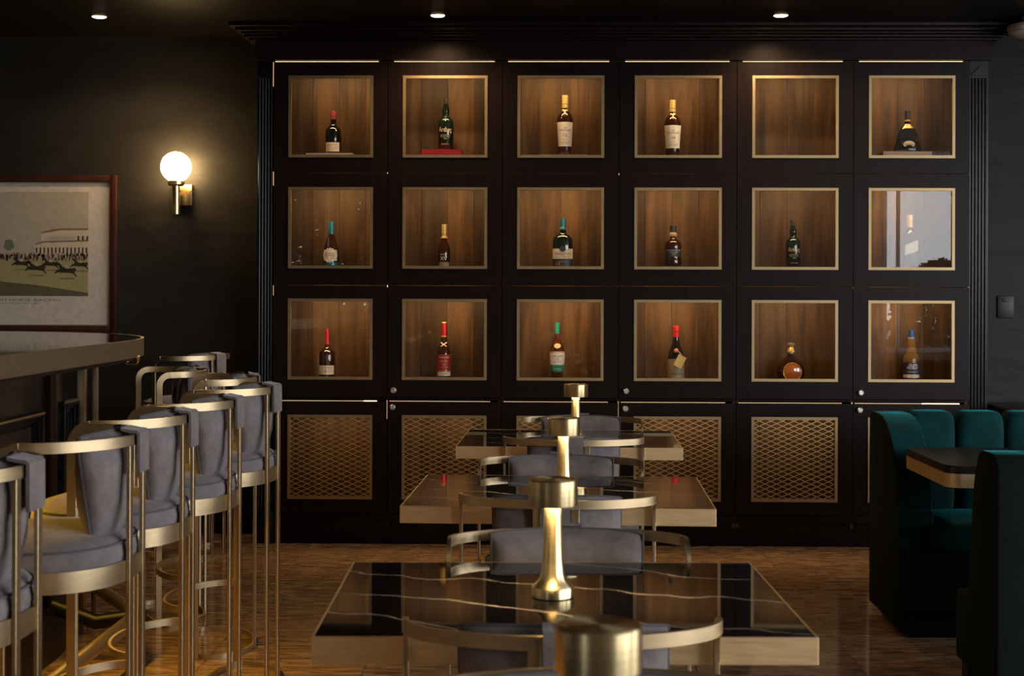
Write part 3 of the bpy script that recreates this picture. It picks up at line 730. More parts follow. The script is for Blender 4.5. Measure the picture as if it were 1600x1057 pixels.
bm = new(); lathe(bm, [(0, 0), (13.2 * s, 0), (14.6 * s, -1.4 * s), (14.2 * s, .8 * s), (12 * s, 1.8 * s), (0, 3.2 * s)], 32)
bmesh.ops.rotate(bm, matrix=Matrix.Rotation(R(90), 3, 'X'), verts=bm.verts); bmesh.ops.translate(bm, vec=(.8 * s, -22.3 * .42 * s + .8 * s, 14.8 * s), verts=bm.verts)
finish(bm, 'round_medallion', 'amber_face' if 'amber_face' in M else plain('amber_face', (0.42, 0.11, 0.02), 0.08, coat=1.0).name, b, 30)
bm = new(); tube(bm, [Vector((.8 * s + 14 * s * math.cos(q * math.pi / 16), -22.3 * .42 * s - .4 * s, 14.8 * s + 14 * s * math.sin(q * math.pi / 16))) for q in range(32)], 1.0 * s, 6, True)
finish(bm, 'medallion_rim', 'gold_foil', b, 60)
b = bottle('golden whisky bottle with blue cap and navy label over a cream band', 1424, zr[2],
       [(12, 0), (12.4, 1.5), (12.5, 36), (11, 42), (8, 46), (7.4, 52), (6.0, 62), (4.6, 68)], 'amber',
       [(67, 70, 4.7, 4.7, 'silver_label'), (69.5, 80.5, 4.8, 4.6, 'blue_foil')], [(12, 31, 84, 'navy'), (7, 12, 84, 'cream'), (3, 7, 84, 'navy')],
       [('GLEN', 26.5, 5.8, 'white_label', 7, 0), ('MORAY', 22.0, 5.8, 'white_label', 9.5, 0), ('SPEYSIDE SINGLE MALT', 16, 2.2, 'cream', 10.5, 0), ('CLASSIC', 9.5, 2.6, 'ink', 6, 1)])

# ------------------------------------------------------------------ wall lamp, picture, socket, ceiling fittings
g = on_y(275, 261, YB - .13)
sconce = tag(empty('wall_lamp', (g.x, YB, g.z)), 'brass wall lamp with a glowing opal globe on the dark wall', 'wall lamp')
bm = new(); superell(bm, 0, -.13, 0, .0835, .0835, .0835, 1, 1, 32, 20); finish(bm, 'globe', 'opal_globe', sconce, 180)
bm = new(); lathe(bm, [(0, -.106), (.040, -.106), (.047, -.098), (.047, -.078), (.040, -.072), (0, -.072)], 32, 0, -.13); finish(bm, 'collar', 'brass', sconce)
bm = new(); lathe(bm, [(0, -.262), (.022, -.262), (.022, -.10), (0, -.10)], 28, 0, -.13); finish(bm, 'tube', 'brass', sconce)
bm = bx(-.060, .055, -.032, 0, -.208, -.09, bev=.003); bmesh.ops.translate(bm, vec=(.010, 0, 0), verts=bm.verts); finish(bm, 'back_plate', 'brass', sconce)
bm = new(); tube(bm, [Vector((0, -.03, -.15)), Vector((0, -.115, -.15))], .010, 12); finish(bm, 'arm', 'brass', sconce)

p_tr = on_y(182, 274, YB - .03); p_br = on_y(181, 520, YB - .03)
PW = 1.30; px1 = p_tr.x; px0 = px1 - PW; pz1, pz0 = p_tr.z, p_br.z
pic = tag(empty('framed_print', ((px0 + px1) / 2, YB, pz0)), 'framed horse-racing print in a dark red-brown wooden frame', 'picture')
hw, hh = PW / 2, pz1 - pz0
bm = new(); ring_rect(bm, -hw, hw, 0, hh, .036, -.035, 0, bev=.006); finish(bm, 'frame', 'frame_wood', pic, 30)
bm = new(); ring_rect(bm, -hw + .034, hw - .034, .034, hh - .034, .008, -.028, -.004); finish(bm, 'gilt_slip', 'trim_brass', pic, 30)
mat_o = finish(bx(-hw + .03, hw - .03, -.012, -.002, .03, hh - .03), 'mat_board', 'mat_paper', pic, 0)
finish(bx(-hw + .04, hw - .04, -.0195, -.0175, .04, hh - .04), 'picture_glass', 'picture_glass', pic, 0)
def pp(x, y):                                        # photo pixel -> print coordinates
    q = on_y(x, y, YB - .013); return q.x - pic.location.x, q.z - pz0
def flat(name, polys, mat, lift):
    bm = new()
    for poly in polys:
        vs = [bm.verts.new((x, -.0122 - lift * .00025, z)) for x, z in poly]; bm.faces.new(vs)
    me = bpy.data.meshes.new(name); bm.to_mesh(me); bm.free(); return link_mesh(me, name, mat, mat_o, 0)
ix1 = pp(138, 330)[0]; ix0 = -ix1 - .0; iz0 = pp(138, 463)[1]; iz1 = pp(138, 300)[1]
hz = pp(100, 403)[1]
flat('printed_sky', [[(ix0, iz0), (ix1, iz0), (ix1, iz1), (ix0, iz1)]], 'print_sky', 1)
flat('printed_field', [[(ix0, iz0), (ix1, iz0), (ix1, hz), (ix0, hz)]], 'print_field', 2)
flat('printed_shadow', [[(ix0, iz0), (ix1, iz0 + .0), (ix1, iz0 + .018), pp(60, 446), pp(0, 440), (ix0, pp(0, 438)[1])]], 'print_shade', 3)
flat('printed_stand', [[pp(54, 397), pp(138, 397), pp(138, 381), pp(54, 381)], [pp(65, 381), pp(138, 381), pp(138, 358), pp(95, 357), pp(64, 362)]], 'print_stone', 3)
flat('printed_roofs', [[pp(63, 363), pp(80, 359), pp(95, 357), pp(138, 357), pp(138, 360), pp(95, 360), pp(66, 365)], [pp(55, 381), pp(68, 377), pp(138, 375), pp(138, 377.5), pp(68, 379.5), pp(55, 383)]], 'print_roof', 4)
flat('printed_awning', [[pp(68, 376), pp(118, 375), pp(116, 370), pp(72, 370)]], 'print_silk', 5)
wins = []
for i in range(14):
    x = 56 + i * 6
    wins.append([pp(x, 396), pp(x + 2.4, 396), pp(x + 2.4, 387), pp(x, 387)])
for i in range(3): wins.append([pp(121 + i * 7, 376), pp(124 + i * 7, 376), pp(124 + i * 7, 369), pp(121 + i * 7, 369)])
flat('printed_windows', wins, 'print_brown', 5)
flat('printed_tree', [[pp(14 + 8 * math.cos(a) * (1 + .2 * math.sin(5 * a)), 383 + 9 * math.sin(a)) for a in [k * math.pi / 10 for k in range(20)]], [pp(-60 + 25 * math.cos(a), 386 + 8 * math.sin(a)) for a in [k * math.pi / 10 for k in range(20)]]], 'print_green', 3)
rr_ = random.Random(3)
for mi, mt in enumerate(('print_brown', 'print_silk', 'print_crowd_red', 'print_dark')):
    ps = []
    for i in range(130):
        x = rr_.uniform(-138, 137); y = rr_.uniform(396, 405); ww_ = rr_.uniform(.6, 1.3)
        ps.append([pp(x - ww_, y + 3), pp(x + ww_, y + 3), pp(x + ww_ * .7, y - 1.8), pp(x - ww_ * .7, y - 1.8)])
    flat('printed_crowd', ps, mt, 6 + mi * .5)
horse = [(-14, 1), (-11, -2), (-8, -1), (-4, -1.5), (2, -1), (7, -3), (10, -6), (12, -7.5), (16, -6), (15, -4.6), (12.5, -4.2), (10.5, -.5), (15, 1), (19, 4), (18, 5), (13, 3.4), (8, 4), (2, 4), (-4, 4.2), (-9, 5), (-14, 9), (-15, 8.2), (-11, 4), (-12, 2.4)]
hs, js, sh = [], [], []
for (x, y, k) in ((105, 421, 1.05), (58, 417, 1.0), (34, 410, .85), (80, 411, .85), (126, 412, .85), (-20, 416, 1), (-58, 420, 1), (-95, 413, .9)):
    hs.append([pp(x - a * k, y + b * k * 1.3) for a, b in horse][::-1])
    js.append([pp(x - 2 * k, y - 1 * k), pp(x + 3 * k, y - 1 * k), pp(x + 1 * k, y - 6 * k), pp(x - 4 * k, y - 7 * k)])
    sh.append([pp(x - 14 * k, y + 14 * k), pp(x + 12 * k, y + 14.6 * k), pp(x + 10 * k, y + 13 * k), pp(x - 10 * k, y + 13 * k)])
flat('printed_shadows', sh, 'print_shade', 7.6); flat('printed_horses', hs, 'print_dark', 8); flat('printed_jockeys', js, 'print_silk', 9)
for tx, y, sz, mw in (('A VIEW OF BRITISH HORSE-RACING', 469, .020, .66), ('Drawn and Engraved from the Life', 474, .014, .40)):
    me = text_mesh(tx, sz); xs = [v.co.x for v in me.vertices]; k = mw / (max(xs) - min(xs)); zz = pp(0, y)[1]
    for v in me.vertices: v.co = (v.co.x * k, -.0126, zz + v.co.y)
    link_mesh(me, 'printed_title', 'print_ink', mat_o, 0)

q = on_y(1570.5, 480, YB)
so = tag(empty('wall_socket', (q.x, YB, q.z)), 'black power socket on the plastered wall beside the fluted pilaster', 'socket')
finish(bx(-.046, .046, -.012, 0, -.062, .062, bev=.004), 'face_plate', 'socket_black', so, 30)
bm = new()
for x, z, a in ((-.010, .012, .35), (.010, .012, -.35), (0, -.012, 0)):
    b2 = new(); box(b2, -.0016, .0016, -.0128, -.0118, -.007, .007); bmesh.ops.rotate(b2, matrix=Matrix.Rotation(a, 3, 'Y'), verts=b2.verts); bmesh.ops.translate(b2, vec=(x, 0, z), verts=b2.verts)
    tmp = bpy.data.meshes.new('x'); b2.to_mesh(tmp); b2.free(); bm.from_mesh(tmp)
finish(bm, 'pin_slots', 'ink', so, 0)
finish(bx(-.020, .020, -.015, -.011, .028, .046, bev=.002), 'switch', 'socket_black', so, 30)

for k, (x, y, lb_) in enumerate(((155, 25, 'recessed ceiling downlight above the framed print and wall lamp'), (684, 23, 'recessed ceiling downlight above the cabinet beside the wall lamp'), (1220, 23, 'recessed ceiling downlight above the cabinet behind the green booth'))):
    q = on_z(x, y, ZC)
    d = tag(empty('downlight', (q.x, q.y, ZC)), lb_, 'downlight', 'recessed ceiling downlights')
    bm = new(); lathe(bm, [(.036, -.001), (.050, -.001), (.052, -.004), (.048, -.007), (.036, -.004)], 32, cap=False); finish(bm, 'rim', 'black_metal', d)
    bm = new(); lathe(bm, [(0, -.0095), (.030, -.0085), (.0355, -.006), (.0355, -.001), (0, -.001)], 32); finish(bm, 'lens', 'down_led', d)
    l = bpy.data.lights.new('downlight_beam', 'SPOT'); l.energy = (34, 55, 55)[k]; l.color = (1, .66, .34); l.spot_size = R(150); l.spot_blend = .8; l.shadow_soft_size = .03
    o = bpy.data.objects.new('downlight_beam', l); o.location = (0, 0, -.01); C.objects.link(o); o.parent = d
q = on_z(1600, 49, ZC - .02)
bm = new(); lathe(bm, [(0, -.104), (.08, -.101), (.120, -.084), (.131, -.062), (.126, -.045), (.06, -.040), (.06, 0), (0, 0)], 40)
o = finish(bm, 'ceiling_disc', 'white_plastic', loc=(2.535, 7.42, ZC)); tag(o, 'pale round unlit disc fitting on the ceiling above the socket wall', 'ceiling fitting')

# ------------------------------------------------------------------ marble tables and brass lamps
def marble_table(label, c, rz, w=.90, d=.70, h=.75):
    t_ = tag(empty('marble_table', (c[0], c[1], 0), rz), label, 'table', 'marble tables in the row')
    finish(bx(-w / 2 + .004, w / 2 - .004, -d / 2 + .004, d / 2 - .004, h - .022, h - .0006, bev=.0006, seg=1), 'marble_top', 'marble', t_, 30)
    bm = new(); x, y = w / 2, d / 2
    for a0, a1, b0, b1 in ((-x, x, -y, -y + .004), (-x, x, y - .004, y), (-x, -x + .004, -y + .004, y - .004), (x - .004, x, -y + .004, y - .004)):
        box(bm, a0, a1, b0, b1, h - .050, h, bev=.0008, seg=1)
    finish(bm, 'brass_edge', 'edge_brass', t_, 30)
    finish(bx(-x + .004, x - .004, -y + .004, y - .004, h - .048, h - .022), 'under_board', 'black_metal', t_, 0)
    bm = new(); lathe(bm, [(0, .02), (.035, .02), (.035, h - .06), (.10, h - .055), (.10, h - .048), (0, h - .048)], 24); finish(bm, 'pedestal', 'black_metal', t_)
    bm = new(); lathe(bm, [(0, 0), (.22, 0), (.22, .010), (.20, .018), (0, .022)], 40); finish(bm, 'base_plate', 'black_metal', t_)
    return t_
def corners(fl, fr):
    a, b = on_z(fl[0], fl[1], .75), on_z(fr[0], fr[1], .75)
    e = (b - a); e.z = 0; w_ = e.length; e.normalize(); n = Vector((-e.y, e.x, 0)); mid_ = (a + b) / 2
    return mid_ + n * .35, math.atan2(e.y, e.x), w_
T = []
for fl, fr, lb_ in (((487, 995), (1279, 996.5), 'black marble table third from the cabinet wall, its brass edge facing bare floor tiles'),
                    ((624, 790.5), (1120, 796), 'black marble table second from the cabinet wall, with a bold forked pale vein'),
                    ((708.5, 697.5), (1070.5, 700.5), 'black marble table nearest the cabinet wall')):
    c, rz, w_ = corners(fl, fr); T.append((c, rz)); marble_table(lb_, c, rz)
c0 = Vector((.055, 1.36, 0)); T.insert(0, (c0, 0.0))
marble_table('black marble table fourth from the cabinet wall', c0, 0.0)

def table_lamp(label, x, y, z=.75):
    L = tag(empty('table_lamp', (x, y, z)), label, 'table lamp', 'brass lamps on the marble tables')
    bm = new(); lathe(bm, [(0, 0), (.0405, 0), (.042, .0015), (.042, .019), (.040, .022), (.034, .028), (.027, .036), (.0235, .046), (.0205, .075), (.0185, .12), (.0175, .16), (.0175, .195), (0, .195)], 40); finish(bm, 'stem', 'turned_brass', L, 35)
    bm = new(); lathe(bm, [(.0465, .186), (.0485, .184), (.0495, .186), (.0495, .234), (.048, .236), (0, .2365)], 48, cap=False)
    lathe(bm, [(.0465, .186), (.0465, .197), (0, .1975)], 48, cap=False)
    finish(bm, 'head', 'turned_brass', L, 30)
    bm = new(); lathe(bm, [(.0185, .1945), (.034, .1945), (.034, .1968), (.0185, .1968)], 32); finish(bm, 'light_ring', 'lamp_led', L, 30)
    return L
for (px_, Y, lb_) in ((935.5, 1.607, 'brass mushroom lamp on the marble table fourth from the cabinet wall'), (864, 2.86, 'brass mushroom lamp on the marble table third from the cabinet wall'),
                      (880.5, 4.27, 'brass mushroom lamp on the marble table second from the cabinet wall'), (899, 5.85, 'brass mushroom lamp on the marble table nearest the cabinet wall')):
    q = on_y(px_, 800, Y); table_lamp(lb_, q.x, Y)

# ------------------------------------------------------------------ chairs and stools
def seat_thing(name, label, cat, a, b, zrail, zseat, base_ring, group, seat_r, low, hwid, taper, fr, rise=.006):
    """a: half width at the arm posts, b: depth of the rail behind them; faces +Y"""
    root = tag(empty(name), label, cat, group)
    rh, rt = .024, .009                                   # strip height and thickness
    rb = min(.042, fr + .005)                             # bend radius at the front of the arms
    def ell(ph): return Vector((a * math.sin(ph), -b * math.cos(ph), zrail - rh / 2))
    def eln(ph): return Vector((math.sin(ph) / a, -math.cos(ph) / b, 0)).normalized()
    path, nr = [], []
    def bend(sx, rev):
        pts = [Vector((sx * a, fr, zrail - rh / 2 - rb - .03))]
        for q_ in range(7):
            t_ = q_ / 6 * math.pi / 2
            pts.append(Vector((sx * a, fr - rb + rb * math.cos(t_), zrail - rh / 2 - rb + rb * math.sin(t_))))
        return pts[::-1] if rev else pts
    l = bend(-1, False); path += l; nr += [Vector((-1, 0, 0))] * len(l)
    n = 36
    for i in range(n + 1):
        ph = -math.pi / 2 + math.pi * i / n; path.append(ell(ph)); nr.append(eln(ph))
    r_ = bend(1, True); path += r_; nr += [Vector((1, 0, 0))] * len(r_)
    finish(sweep(new(), path, nr, rh, rt), 'arm_rail', 'champagne', root, 35)
    ztop = zrail - rh / 2 - rb - .028; zb = .0 
    for sx in (-1, 1):
        finish(bx(sx * a - rt / 2, sx * a + rt / 2, fr - .012, fr + .012, zb, ztop, bev=.001, seg=1), 'leg', 'champagne', root, 30)
    pw = .052
    yb = -b * math.sqrt(1 - (pw / a) ** 2)
    for sx in (-1, 1):
        finish(bx(sx * pw - .011, sx * pw + .011, yb - .0045, yb + .0045, zb, zrail - rh + .001, bev=.001, seg=1), 'leg', 'champagne', root, 30)
    # seat ring (rounded, with the straight strips touching it)
    def plan(k, r1, r2, r3, e=0.86):
        t_ = 2 * math.pi * k; c_, s_ = math.cos(t_), math.sin(t_)
        return Vector((r1 * sgnp(c_, e), (r2 if s_ > 0 else r3) * sgnp(s_, e), 0))
    n = 48; ra, rf, rbk = a - .010, seat_r, b - .009
    pts = [plan(i / n, ra, rf, rbk) for i in range(n)]
    nrm = [Vector((pts[i].x / ra ** 2, pts[i].y / (rf if pts[i].y > 0 else rbk) ** 2, 0)).normalized() for i in range(n)]
    finish(sweep(new(), [p_ + Vector((0, 0, zseat - .0235)) for p_ in pts], nrm, .047, .007, True), 'seat_band', 'champagne', root, 35)
    bm = new(); rings = []
    prof = [(.0, -.02), (.97, -.02), (.985, .004), (.995, .016), (.975, .034), (.90, .050), (.72, .062), (.45, .068), (.0, .070)]
    for k_, z_ in prof:
        rings.append([bm.verts.new((p_.x * k_ * .985, p_.y * k_ * .985, zseat + z_)) for p_ in pts] if k_ else [bm.verts.new((0, 0, zseat + z_))])
    for p_, q_ in zip(rings, rings[1:]):
        for i in range(n):
            j = (i + 1) % n
            if len(p_) == 1: bm.faces.new((p_[0], q_[i], q_[j]))
            elif len(q_) == 1: bm.faces.new((p_[i], p_[j], q_[0]))
            else: bm.faces.new((p_[i], p_[j], q_[j], q_[i]))
    st = finish(bm, 'seat_cushion', 'suede', root, 60)
    finish(tube(new(), [p_ * .955 + Vector((0, 0, zseat + .040)) for p_ in pts], .003, 6, True), 'piping', 'suede_seam', st, 60)
    # base ring and foot rest
    pts2 = [plan(i / n, a - .006, fr + .012, b - .005) for i in range(n)]
    finish(sweep(new(), [p_ + Vector((0, 0, .009)) for p_ in pts2], [Vector((p_.x, p_.y * 1.2, 0)).normalized() for p_ in pts2], .018, .010, True), 'base_ring', 'champagne', root, 35)
    if base_ring:
        fp = [Vector(((a - .004) * math.cos(t_), fr - .01 + .15 * math.sin(t_), .30)) for t_ in [math.pi * i / 20 for i in range(21)]]
        finish(sweep(new(), fp, [Vector((p_.x, (p_.y - fr + .01) * 2 + 1e-4, 0)).normalized() for p_ in fp], .022, .009), 'foot_rest', 'champagne', root, 35)
    # hanging pillow
    nu, nv = 26, 14; zt, zl = zrail + rise, low; PH = math.asin(hwid / (a - .052))
    def surf(u, v, side):
        wv_ = (1 - v) / 2                                  # 0 at the top, 1 at the bottom
        ph = u * PH * (1 - taper * wv_ ** 1.2)
        edge = max(0.0, (1 - abs(u) ** 5)) ** .5 * max(0.0, (1 - abs(v) ** 5)) ** .5
        th = (.022 + .036 * math.sin(math.pi * min(1, .15 + wv_ * .75))) * edge
        sc_ = 1.0
        A_, B_ = a - .052, b - .048
        base = Vector((A_ * math.sin(ph), -B_ * math.cos(ph) * (1 - .12 * wv_ * 0) + .018 * wv_, 0))
        nn = Vector((math.sin(ph) / A_, -math.cos(ph) / B_, 0)).normalized()
        z_ = zl + (zt - zl) * (v + 1) / 2 - .008 * abs(u) ** 3 * max(0, v)
        wr = .003 * math.sin(9 * u + 4 * v) * math.cos(5 * v - 2 * u) * edge
        return base + nn * (th * side * (0.62 if side > 0 else 1.0) + wr) + Vector((0, 0, z_))
    bm = new(); G = {}
    for sd in (1, -1):
        for i in range(nu + 1):
            for j in range(nv + 1):
                u, v = -1 + 2 * i / nu, -1 + 2 * j / nv
                bnd = i in (0, nu) or j in (0, nv)
                if bnd and sd == -1: G[(-1, i, j)] = G[(1, i, j)]
                else: G[(sd, i, j)] = bm.verts.new(surf(u, v, sd))
        for i in range(nu):
            for j in range(nv): bm.faces.new((G[(sd, i, j)], G[(sd, i + 1, j)], G[(sd, i + 1, j + 1)], G[(sd, i, j + 1)]))
    pil = finish(bm, 'pillow', 'suede', root, 80)
    loop = [surf(-1 + 2 * i / nu, -1, 1) for i in range(nu)] + [surf(1, -1 + 2 * j / nv, 1) for j in range(nv)] + [surf(1 - 2 * i / nu, 1, 1) for i in range(nu)] + [surf(-1, 1 - 2 * j / nv, 1) for j in range(nv)]
    finish(tube(new(), loop, .0032, 6, True), 'piping', 'suede_seam', pil, 60)
    sw = .038; pth = []
    for yy, zz in ((-b - .011, zrail - .088), (-b - .011, zrail - .05), (-b - .011, zrail + .001), (-b - .006, zrail + .006), (-b + .006, zrail + .007), (-b + .03, zrail + .012)):
        pth.append(Vector((0, yy, zz)))
    nn = [Vector((0, -1, 0))] * 2 + [Vector((0, -1, .5)), Vector((0, -.4, 1)), Vector((0, .2, 1)), Vector((0, .1, 1))]
    finish(sweep(new(), pth, nn, sw * 2, .007), 'strap', 'suede', pil, 30)
    return root
STOOLS = [  # (back-post pixel x, Y of the back, turn in degrees, label)
    (48, 2.68, 2, 'fifth grey suede bar stool along the straight bar front, counting from the rounded bar end'),
    (217, 3.26, 0, 'fourth grey suede bar stool along the straight bar front, counting from the rounded bar end'),
    (297, 3.79, 1, 'third grey suede bar stool along the straight bar front, counting from the rounded bar end'),
    (370, 4.31, 4, 'second grey suede bar stool along the straight bar front, counting from the rounded bar end'),
    (429, 4.90, 10, 'first grey suede bar stool along the straight bar front, counting from the rounded bar end'),
    (401, 5.50, -14, 'grey suede bar stool where the bar begins to curve, turned slightly to the tables'),
    (319, 6.02, -26, 'grey suede bar stool at the rounded bar end, angled with its seat towards the tables'),
    (343, 7.30, 22, 'grey suede bar stool standing alone by the dark wall under the wall lamp')]
def place(o, bpt, rz, b):
    o.rotation_euler = (0, 0, rz)
    f = Vector((-math.sin(rz), math.cos(rz), 0)); o.location = (bpt[0] + f.x * b, bpt[1] + f.y * b, 0)
stool = seat_thing('bar_stool', '', 'bar stool', .235, .190, 1.034, .752, True, 'bar stools around the bar', .225, .788, .138, .45, .042, .010)
for i, (px_, Y, tn, lb_) in enumerate(STOOLS):
    o = stool if i == 0 else copy_tree(stool)
    q = on_y(px_, 458, Y); o['label'] = lb_
    place(o, (q.x, Y), R(90 - tn), .190)
CH_A, CH_B = .273, .140
chair = seat_thing('dining_chair', '', 'chair', CH_A, CH_B, .797, .425, False, 'grey suede chairs at the marble tables', .30, .50, .178, .05, .036)
Fv = lambda rz: Vector((-math.sin(rz), math.cos(rz), 0))
CH = [  # table index, near side?, centre pixel of the arms, label
    (1, True, 880.5, 'grey suede chair at the marble table third from the cabinet wall, facing the cabinets'),
    (1, False, 889, 'grey suede chair at the marble table third from cabinet wall, back to the cabinets'),
    (2, True, 871.5, 'grey suede chair at the marble table second from the cabinet wall, facing the cabinets'),
    (2, False, 877, 'grey suede chair at the marble table second from cabinet wall, back to the cabinets'),
    (3, True, 897, 'grey suede chair at the marble table nearest the cabinet wall, facing the cabinets'),
    (3, False, 908, 'grey suede chair at the marble table nearest the cabinet wall, its back to the cabinets'),
    (0, False, 937, 'grey suede chair at the marble table fourth from cabinet wall, back to the cabinets')]
for i, (ti, near, px_, lb_) in enumerate(CH):
    o = chair if i == 0 else copy_tree(chair)
    c, rz = T[ti]; o['label'] = lb_
    off = .35 + .036 + .016                           # arm posts just clear of the table edge
    Y = c.y + (-off if near else off)
    if ti == 0: Y = 2.0                               # this chair is pulled back from its table
    q = on_y(px_, 458, Y)
    if ti:                                            # slide along the table edge to the wanted place, square to the table
        e_ = Vector((math.cos(rz), math.sin(rz), 0)); n_ = Vector((-e_.y, e_.x, 0)); base = Vector((c.x, c.y, 0)) + n_ * (-off if near else off)
        base += e_ * (q.x - base.x) / e_.x; X_, Y = base.x, base.y
    else: X_ = q.x
    o.location = (X_, Y, 0); o.rotation_euler = (0, 0, rz + (0 if near else math.pi))

# ------------------------------------------------------------------ bar
BH, BX, BY = 1.18, -1.52, 5.15
def bar_plan(off, y0=1.2, n=28):
    ax, by = 1.25 - off, 1.30 - off; cx = BX - 1.25
    pts = [(BX - off, y0)]
    for i in range(n + 1):
        t_ = math.pi / 2 * i / n
        pts.append((cx + ax * math.cos(t_) ** .92, BY + by * math.sin(t_) ** .95))
    pts += [(XL + .02, BY + by), (XL + .02, y0)]
    return pts
bar = tag(empty('bar_counter', (BX, 4.0, 0)), 'dark wood bar with rounded end, brass-edged polished top and brass uprights', 'bar')
def BP(bm, name, mat, parent=bar, smooth=30):
    bmesh.ops.translate(bm, vec=(-BX, -4.0, 0), verts=bm.verts); return finish(bm, name, mat, parent, smooth)
top = BP(prism(new(), bar_plan(.006), BH - .055, BH - .001), 'counter_top', 'bar_top')
pl = [Vector((x, y, BH - .0335)) for x, y in bar_plan(0)[:-1]]
nl = []
for i in range(len(pl)):
    tng = pl[min(i + 1, len(pl) - 1)] - pl[max(i - 1, 0)]; nl.append(Vector((tng.y, -tng.x, 0)).normalized())
BP(sweep(new(), pl, nl, .067, .010), 'brass_edge', 'counter_brass')
BP(prism(new(), bar_plan(.035), BH - .085, BH - .056), 'counter_under_board', 'ebony')
IN = .30
BP(prism(new(), bar_plan(IN), 0.0, BH - .086), 'body', 'bar_wood')
BP(prism(new(), bar_plan(IN - .03), 0.0, .20), 'plinth', 'ebony')
fx = BX - IN
def panel(y0, y1, z0, z1):
    bm = new()
    for k, (ins, pr, wd) in enumerate(((0, .028, .018), (.018, .018, .014), (.040, .010, .008))):
        for a0, a1, b0, b1 in ((y0 + ins, y1 - ins, z1 - ins - wd, z1 - ins), (y0 + ins, y1 - ins, z0 + ins, z0 + ins + wd), (y0 + ins, y0 + ins + wd, z0 + ins + wd, z1 - ins - wd), (y1 - ins - wd, y1 - ins, z0 + ins + wd, z1 - ins - wd)):
            if a1 > a0 and b1 > b0: box(bm, fx, fx + pr, a0, a1, b0, b1, bev=.003, seg=2)
    return bm
for (y0, y1) in ((1.6, 2.45), (2.65, 3.55), (3.75, 5.09)):
    BP(panel(y0, y1, .28, .925), 'panel_moulding', 'black_lacquer')
    BP(bx(fx + .027, fx + .030, y0 + .002, y1 - .002, .918, .9255), 'panel_bead', 'trim_brass')
BP(panel(5.30, 5.48, .28, .945), 'panel_moulding', 'black_lacquer'); BP(bx(fx + .027, fx + .030, 5.302, 5.478, .938, .9455), 'panel_bead', 'trim_brass')
for y in (2.55, 3.65, 5.20): BP(bx(fx, fx + .022, y - .03, y + .03, .20, BH - .09, bev=.004), 'pilaster_strip', 'ebony')
for px_, wpx, Y in ((76, 8, 5.235), (128.5, 13, 5.62), (149, 8.5, 5.80)):
    q = on_y(px_, 600, Y); hw_ = wpx / 2 * Y / F
    BP(bx(q.x - hw_, q.x + hw_, Y - .012, Y + .012, .20 if Y < 5.5 else 0, BH - .0865, bev=.002), 'brass_upright', 'champagne')
# foot rail with brackets
FZ = .16; rp = [Vector((-1.50, 1.3, FZ)), Vector((-1.50, 4.6, FZ)), Vector((-1.50, 5.20, FZ)), Vector((-1.56, 5.34, FZ)), Vector((-1.66, 5.50, FZ)), Vector((-1.80, 5.72, FZ)), Vector((-1.95, 5.92, FZ)), Vector((-2.20, 6.12, FZ)), Vector((-2.7, 6.28, FZ))]
BP(tube(new(), rp, .025, 16), 'foot_rail', 'champagne', smooth=60)
for (x, y, dx, dy) in ((-1.50, 5.22, -.36, -.02), (-1.50, 3.3, -.36, 0)):
    bm = new(); tube(bm, [Vector((x, y, FZ)), Vector((x + dx * .4, y + dy * .4, FZ - .02)), Vector((x + dx, y + dy, FZ + .06))], .028, 12)
    superell(bm, x + .004, y, FZ, .036, .045, .045, .8, .8, 16, 10)
    BP(bm, 'rail_bracket', 'black_metal', smooth=60)
hk = on_y(214, 569, 5.20)
bm = new(); tube(bm, [Vector((hk.x - .05, 5.25, hk.z)), Vector((hk.x - .01, 5.22, hk.z)), Vector((hk.x, 5.21, hk.z + .008)), Vector((hk.x + .004, 5.21, hk.z + .03))], .006, 8)
tube(bm, [Vector((hk.x - .05, 5.25, hk.z - .003)), Vector((hk.x - .05, 5.25, BH - .08))], .008, 8)
BP(bm, 'bag_hook', 'brass', smooth=60)
# warm light strip under the counter
area('under_counter_light', (BX - .205, 3.4, BH - .10), (0, R(-28), 0), .03, 3.6, 21.0, (1.0, .56, .07), None, 104)
BP(bx(BX - .215, BX - .195, 1.6, 5.2, BH - .089, BH - .0855), 'under_counter_strip', 'trim_brass')

